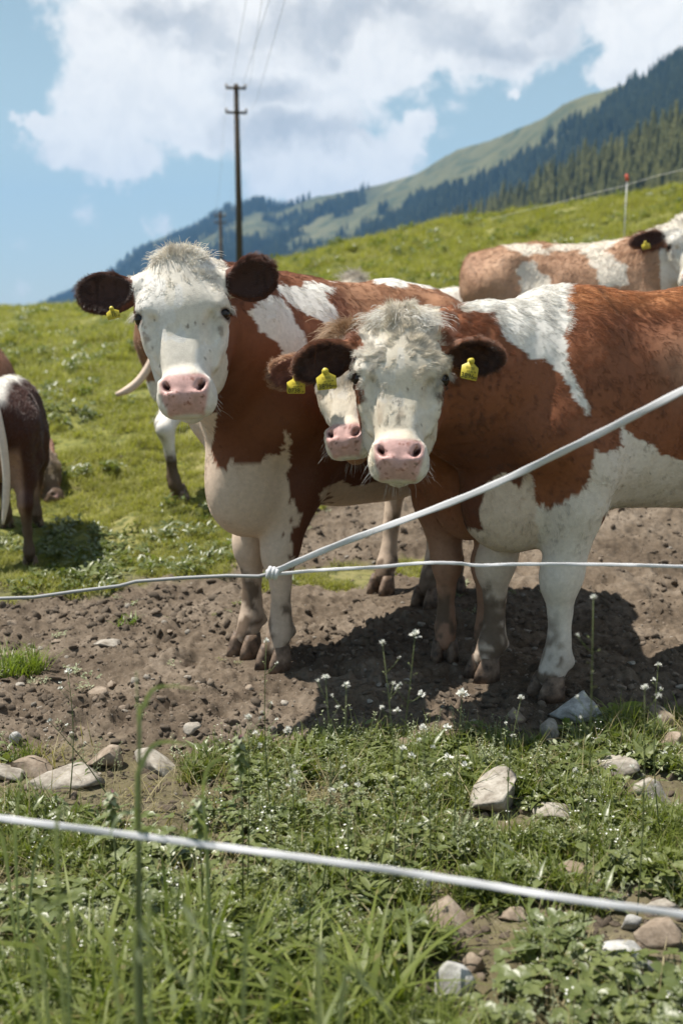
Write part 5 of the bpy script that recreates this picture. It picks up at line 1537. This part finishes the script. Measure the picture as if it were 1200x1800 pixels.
def dead_nettle(px, py, Y, label, seed):
    r = random.Random(seed); t = W3(px, py, Y); z0 = float(ground_z(t.x, t.y)); h = t.z-z0
    root = empty('purple_dead_nettle', (t.x, t.y, z0)); tag(root, label, 'plant', 'purple dead nettles')
    MB().tube([(0, 0, -.01), (.004, 0, h*.5), (0, 0, h)], [.0022, .002, .0015], 6).build('stem', M_stem, root)
    for lv in range(6):
        z = h-.008-lv*.013
        for k in range(4):
            a = k*pi/2+lv*.7; mb = MB(); leaf(mb, (0, 0, z), (cos(a), sin(a), -.2), (0, 0, 1), .018+.002*lv, .014, .3, 0, 4); mb.build('leaf', M_herb if lv > 1 else M_grey, root)
    mb = MB()
    for k in range(16):
        a = r.uniform(0, 6.28); leaf(mb, (0, 0, h-.012-r.random()*.02), (cos(a), sin(a), .9), (0, 0, 1), .013, .005, -.2, 0, 3)
    mb.build('blossom', M_purple, root)
dead_nettle(420, 1290, 2.0, 'purple dead nettle sticking up at the soil edge, left of centre', 1)
dead_nettle(195, 1388, 2.0, 'purple dead nettle in the verge at the far left', 2)
dead_nettle(348, 1400, 1.9, 'purple dead nettle beside the tall arching grass', 3)
def big_grass(base, blades_, label, seed, Y, stem=None):
    b = W3(base[0], base[1], Y); z0 = float(ground_z(b.x, Y)); o = Vector((b.x, Y, z0)); root = empty('tall_grass_plant', tuple(o))
    tag(root, label, 'plant', 'tall arching grasses of the foreground')
    for bi, (line, w) in enumerate(blades_):
        pts = [Vector((0, 0, 0)).lerp(W3(*line[0], Y)-o, .0)]+[W3(q[0], q[1], Y-.015*k)-o for k, q in enumerate(line)]
        fine = []; m = len(pts)
        for i in range(m-1):
            for k in range(5):
                t = k/5; a = pts[max(i-1, 0)]; q = pts[i]; c = pts[i+1]; d = pts[min(i+2, m-1)]
                fine.append(.5*((2*q)+(c-a)*t+(2*a-5*q+4*c-d)*t*t+(3*q-a-3*c+d)*t**3))
        fine.append(pts[-1]); n = len(fine)-1; v = []
        for i, p in enumerate(fine):
            s_ = i/n; tg = (fine[min(i+1, n)]-fine[max(i-1, 0)]).normalized()
            sd = (tg.cross(Vector((.25*sin(bi*2), 1, -.5))).normalized()+Vector((0, -1.1, .1))*(1-abs(tg.z))).normalized(); ww = w*.5*max(.04, (1-s_**3))*min(1, .30+s_*1.6)
            v += [tuple(p+sd*ww), tuple(p+Vector((0, ww*.3, -ww*.3))), tuple(p-sd*ww)]
        f = []
        for i in range(n): q = 3*i; f += [(q, q+1, q+4, q+3), (q+1, q+2, q+5, q+4)]
        mb = MB(); mb.add(v, f); mb.build('blade', M_tall, root)
    if stem:
        pts = [(0, 0, 0)]+[tuple(W3(*q, Y)-o) for q in stem]
        MB().tube(pts, [.0028-.0018*k/(len(pts)-1) for k in range(len(pts))], 6).build('stem', M_stem, root)
big_grass((245, 1780), [([(245, 1330), (255, 1240), (282, 1207), (350, 1212)], .0085), ([(240, 1440), (250, 1345), (282, 1305), (350, 1311), (392, 1298)], .009), ([(246, 1520), (252, 1462), (300, 1458), (352, 1482)], .008), ([(242, 1480), (228, 1430), (205, 1440), (190, 1480)], .008)],
          'tall grass plant rising highest left of centre, blades arching right', 1, 1.42, [(240, 1600), (246, 1400), (240, 1180)])
big_grass((372, 1640), [([(360, 1450), (358, 1380), (370, 1345), (398, 1335), (428, 1366)], .007), ([(365, 1500), (350, 1440), (320, 1400)], .006)], 'arching grass with a curled blade against the soil', 2, 1.6)
big_grass((110, 1790), [([(70, 1640), (88, 1592), (135, 1572), (205, 1570)], .0085), ([(120, 1690), (132, 1620), (150, 1560)], .008), ([(60, 1720), (78, 1660), (110, 1630), (150, 1640)], .008), ([(100, 1500), (120, 1440)], .006)], 'grass plant with pale bent blades at the lower left', 3, 1.2)
big_grass((250, 1795), [([(262, 1640), (266, 1580), (310, 1584), (345, 1628), (372, 1690)], .0095), ([(240, 1720), (250, 1692), (285, 1686), (325, 1728), (362, 1792)], .009), ([(236, 1680), (262, 1655), (300, 1668)], .007), ([(200, 1700), (195, 1640), (175, 1600)], .007)], 'grass plant with drooping blades at the bottom, left of centre', 4, 1.12)
big_grass((30, 1640), [([(28, 1500), (30, 1430), (42, 1340)], .008), ([(60, 1520), (100, 1460)], .007), ([(10, 1500), (-20, 1440)], .007)], 'grass tuft with upright blades at the left edge below the slab', 5, 1.75)
big_grass((400, 1790), [([(335, 1660), (340, 1612), (372, 1608), (412, 1648)], .008), ([(430, 1700), (440, 1640), (470, 1610)], .007), ([(470, 1760), (500, 1700), (520, 1690)], .007)], 'grass plant with spread blades near the bottom centre', 6, 1.15)
big_grass((580, 1795), [([(560, 1720), (570, 1690), (620, 1700), (700, 1740)], .010), ([(600, 1760), (650, 1740), (690, 1790)], .009)], 'low dark grass plant at the bottom centre', 7, 1.05)
# grass clump on the soil at the left
x0, y0 = on_ground(38, 1175)
mb = MB(); blades(mb, 260, 5, .10, .05, .13, .0055, 4, .8, .8)
o = mb.build('grass_clump', M_broad); o.location = (x0, y0, float(ground_z(x0, y0))); tag(o, 'bright green grass clump growing alone on the bare soil at the left edge', 'grass')
x0, y0 = on_ground(222, 1112)
mb = MB(); blades(mb, 40, 6, .05, .02, .05, .007, 3, 1.2, .8)
o = mb.build('grass_clump', M_broad); o.location = (x0, y0, float(ground_z(x0, y0))); tag(o, 'tiny green tuft on the soil above the white flat stone', 'grass')
# broad leaf weed right of the bluish stone
x0, y0 = on_ground(1080, 1262); root = empty('broad_leaved_weed', (x0, y0, float(ground_z(x0, y0)))); tag(root, 'broad green leaf right of the bluish white stone', 'plant')
for a, L in ((.55, .12), (.15, .10), (1.6, .06), (-.5, .07), (2.7, .06)):
    mb = MB(); leaf(mb, (0, 0, .005), (cos(a), sin(a)*.6, .45), (0, -.3, 1), L, .04, .3, 0, 8); mb.build('leaf', M_broad, root)
for i, (px, py, lb) in enumerate(((1000, 1290, 'weed rosette below the bluish white stone'), (640, 1600, 'weed rosette at the bottom, below the tape'), (120, 1480, 'leafy weed below the tape at the left'),
                   (870, 1310, 'leafy weed above the largest cream rock'), (700, 1720, 'broad weed leaves at the bottom, left of the bluish stone'), (560, 1520, 'leafy weed touching the tape near the centre'))):
    x0, y0 = on_ground(px, py); root = empty('weed_rosette', (x0, y0, float(ground_z(x0, y0)))); tag(root, lb, 'plant', 'weed rosettes')
    r_ = random.Random(i)
    for k in range(11):
        a = r_.uniform(0, 6.28); mb = MB(); leaf(mb, (0, 0, .003), (cos(a), sin(a), r_.uniform(.1, .8)), (0, 0, 1), r_.uniform(.04, .09), .022, .35, 1, 9); mb.build('leaf', M_broad if k % 3 else M_herb, root)

# ------------------------------------------------------------------ electric fence in front
def mat_tape():
    m, t, b = principled('woven_white_tape', (.74, .74, .76), .55, .3)
    tcn = t.new('ShaderNodeTexCoord'); w = t.new('ShaderNodeTexWave', wave_type='BANDS', bands_direction='X'); w.inputs['Scale'].default_value = 160; t.l.new(tcn.outputs['Object'], w.inputs['Vector'])
    n = t.noise(tcn.outputs['Object'], 18, 4, .6)
    col = t.mix(t.smooth(n, .62, .72, 0, .6), (.60, .60, .61, 1), (.36, .34, .32, 1)); t.put(b.inputs['Base Color'], col)
    bp = t.new('ShaderNodeBump'); bp.inputs['Strength'].default_value = .5; bp.inputs['Distance'].default_value = .001; t.put(bp.inputs['Height'], w.outputs['Fac']); t.l.new(bp.outputs[0], b.inputs['Normal'])
    return m
M_tape = mat_tape(); M_wire, _, _ = principled('galvanised_wire', (.24, .245, .25), .5, .4); M_strand, _, _ = principled('dark_strand', (.22, .22, .24), .5, .4)
def ribbon(pts, w, th, nrm, cname, parent=None, mat=None):
    """flat band with thickness along a smooth line; nrm = direction the flat side faces"""
    p = [Vector(q) for q in pts]; fine = []
    for i in range(len(p)-1):
        for k in range(14):
            t = k/14; a = p[max(i-1, 0)]; b = p[i]; c = p[i+1]; d = p[min(i+2, len(p)-1)]
            fine.append(.5*((2*b)+(c-a)*t+(2*a-5*b+4*c-d)*t*t+(3*b-a-3*c+d)*t**3))
    fine.append(p[-1]); n = len(fine); v = []; f = []
    for i, q in enumerate(fine):
        tg = (fine[min(i+1, n-1)]-fine[max(i-1, 0)]).normalized(); tw = .22*math.sin(i*.19)+.12*math.sin(i*.53)
        N = Vector(nrm); N = (N-tg*N.dot(tg)).normalized(); S_ = tg.cross(N).normalized()
        N2 = N*cos(tw)+S_*sin(tw); S2 = S_*cos(tw)-N*sin(tw)
        ww = w*.5*(1+.06*math.sin(i*1.3))
        for a_, b_ in ((1, .4), (.55, 1), (-.55, 1), (-1, .4), (-1, -.4), (-.55, -1), (.55, -1), (1, -.4)):
            v.append(tuple(q+S2*ww*a_+N2*th*.5*b_))
    for i in range(n-1):
        for k in range(8): f.append((8*i+k, 8*i+(k+1) % 8, 8*i+8+(k+1) % 8, 8*i+8+k))
    f.append(tuple(range(7, -1, -1))); f.append(tuple(8*(n-1)+k for k in range(8)))
    mb = MB(); mb.add(v, f); return mb.build(cname, mat or M_tape, parent)
K = W3(480, 1006, 2.45)
t1 = ribbon([K, W3(600, 955, 2.36), W3(830, 868, 2.20), W3(1010, 783, 2.07), W3(1200, 686, 1.96), W3(1500, 530, 1.82), W3(1900, 330, 1.7)], .0155, .0018, (0, -1, .3), 'fence_tape')
tag(t1, 'upper white fence tape rising from the knot to the right edge', 'fence tape')
for i, (a, b_) in enumerate(((882, 836), (1100, 728), (670, 922))):
    q = W3(a, b_, 2.13 if i == 0 else (1.99 if i == 1 else 2.3))
t2 = ribbon([W3(-500, 1390, 1.55), W3(-60, 1430, 1.45), W3(0, 1438, 1.44), W3(200, 1464, 1.42), W3(430, 1494, 1.38), W3(620, 1520, 1.36), W3(830, 1552, 1.32), W3(1000, 1580, 1.29), W3(1200, 1608, 1.26), W3(1700, 1680, 1.2)], .0103, .0018, (0, -.9, .5), 'fence_tape')
tag(t2, 'lower white fence tape crossing the grass in the foreground', 'fence tape')
w1 = MB().tube([tuple(W3(a, b_, Y)) for a, b_, Y in ((-500, 1100, 2.7), (0, 1052, 2.62), (60, 1050, 2.6), (130, 1040, 2.58), (210, 1030, 2.55), (240, 1022, 2.54), (320, 1016, 2.52), (400, 1012, 2.5), (455, 1013, 2.47), (480, 1007, 2.45))], .0048, 8).build('fence_wire', M_wire)
tag(w1, 'grey twisted fence wire running left from the knot', 'wire')
w2 = ribbon([W3(482, 1010, 2.45), W3(540, 1004, 2.44), W3(600, 1000, 2.42), W3(660, 997, 2.42), W3(740, 990, 2.4), W3(800, 990, 2.4), W3(840, 994, 2.4), W3(900, 992, 2.4), W3(1000, 992, 2.38), W3(1100, 993, 2.37), W3(1200, 996, 2.36), W3(1700, 1010, 2.3)], .0085, .003, (0, -1, .3), 'fence_line')
tag(w2, 'thin white cord running level right from the knot', 'fence line')
def knot():
    root = empty('tape_knot', tuple(K)); root.scale = (.85, .85, .85); tag(root, 'knot tying the white tape to the grey wire', 'knot')
    for i in range(3):
        pts = []
        for k in range(15):
            a = 2*pi*k/14; pts.append((-.012+.009*i+.004*sin(a)+.002*i, .011*cos(a), .013*sin(a)-.002*i))
        MB().tube(pts, .0068, 8, False).build('tape_loop', M_tape, root)
    mb = MB(); v, f = icosphere(2); v = v*np.array([.020, .012, .013])*(1+.15*vnoise(v*2, 4)[:, None]); mb.add(v+np.array([-.004, 0, .002]), [tuple(q) for q in f]); mb.build('tape_fold', M_tape, root)
knot()
# ------------------------------------------------------------------ far fence, poles, wires
M_pole, _, _ = principled('weathered_pole', (.065, .052, .042), .9, .1); M_red, _, _ = principled('red_cap', (.55, .10, .06), .5, .3); M_whitep, _, _ = principled('white_plastic_post', (.62, .62, .60), .5, .3)
M_ins, _, _ = principled('porcelain', (.25, .20, .17), .3, .5)
q = W3(1097, 398, 17.0); zt = W3(1090, 314, 17.0)
root = empty('fence_post', (q.x, q.y, float(ground_z(q.x, q.y)))); tag(root, 'thin white fence post with red top on the meadow at the right', 'fence post')
H_ = zt.z-root.location.z
MB().tube([(0, 0, -.02), (0, 0, H_)], [.009, .008], 8).build('post', M_whitep, root)
MB().tube([(0, 0, H_-.04), (0, 0, H_+.02), (-.02, 0, H_+.07)], [.030, .030, .02], 8).build('cap', M_red, root)
o = MB().tube([tuple(W3(a, b_, Y)) for a, b_, Y in ((860, 385, 24), (980, 356, 20.5), (1040, 340, 18.5), (1090, 328, 16.95), (1150, 310, 16.0), (1200, 298, 15.2), (1400, 250, 12))], .0032, 6).build('fence_wire', M_whitep)
tag(o, 'thin pale wire passing the red-topped post', 'wire')
def pole(px, ptop, Y, label, rad, arms):
    t = W3(px, ptop, Y); z0 = float(ground_z(t.x, Y))-.5; root = empty('utility_pole', (t.x, Y, z0)); tag(root, label, 'utility pole')
    h = t.z-z0; MB().tube([(0, 0, 0), (.02, 0, h*.5), (0, 0, h)], [rad*1.15, rad, rad*.75], 12).build('post', M_pole, root)
    ends = []
    for (pz, half) in arms:
        z = W3(px, pz, Y).z-z0
        MB().box((0, -rad*.9, z), (half, .035, .045), .15).build('crossarm', M_pole, root, False)
        for sx in (-1, 1):
            c = (sx*half*.92, -rad*.9+sx*half*.14, z+.11); MB().tube([(c[0], c[1], z+.045), c, (c[0], c[1], z+.16)], [.02, .05, .03], 8).build('insulator', M_ins, root)
            ends.append(Vector((t.x+c[0], Y+c[1], z0+z+.16)))
    return root, ends
r1, e1 = pole(415, 148, 42, 'taller dark wooden utility pole with two crossarms behind the left cow', .125, ((156, .40), (199, .42)))
r2, e2 = pole(387, 372, 78, 'shorter more distant utility pole left of the taller one', .14, ((380, .42), (392, .42)))
for i in range(4):
    far = e2[i]; a = e1[i]; tpx = (440, 466, 486, 512)[i]
    near = W3(tpx, -40, 12.0); mid = a.lerp(near, .5)-Vector((0, 0, .5)); m2 = a.lerp(far, .5)-Vector((0, 0, .9))
    o = MB().tube([tuple(far), tuple(m2), tuple(a), tuple(a.lerp(near, .25)-Vector((0, 0, .38))), tuple(mid), tuple(near), tuple(near+(near-a)*.6)], .0026, 5).build('power_line', M_strand)
    tag(o, ['leftmost', 'second', 'third', 'rightmost'][i]+' of the four thin power lines rising from the tall pole', 'power line', 'power lines')
# ------------------------------------------------------------------ air
def haze():
    o = MB().box((0, 2400, 380), (7500, 6900, 800)).build('haze', None, None, False); o.data.materials.clear()
    m = bpy.data.materials.new('haze_air'); m.use_nodes = True; t = NT(m.node_tree); t.n.clear()
    v = t.new('ShaderNodeVolumePrincipled'); v.inputs['Color'].default_value = (.24, .52, .95, 1); v.inputs['Density'].default_value = 1.0e-4; v.inputs['Anisotropy'].default_value = 0.0
    out = t.new('ShaderNodeOutputMaterial'); t.l.new(v.outputs[0], out.inputs['Volume']); o.data.materials.append(m)
    tag(o, 'thin blue air between the meadow and the mountains', None, None, 'stuff')
    o.display_type = 'WIRE'
if HAZE: haze()
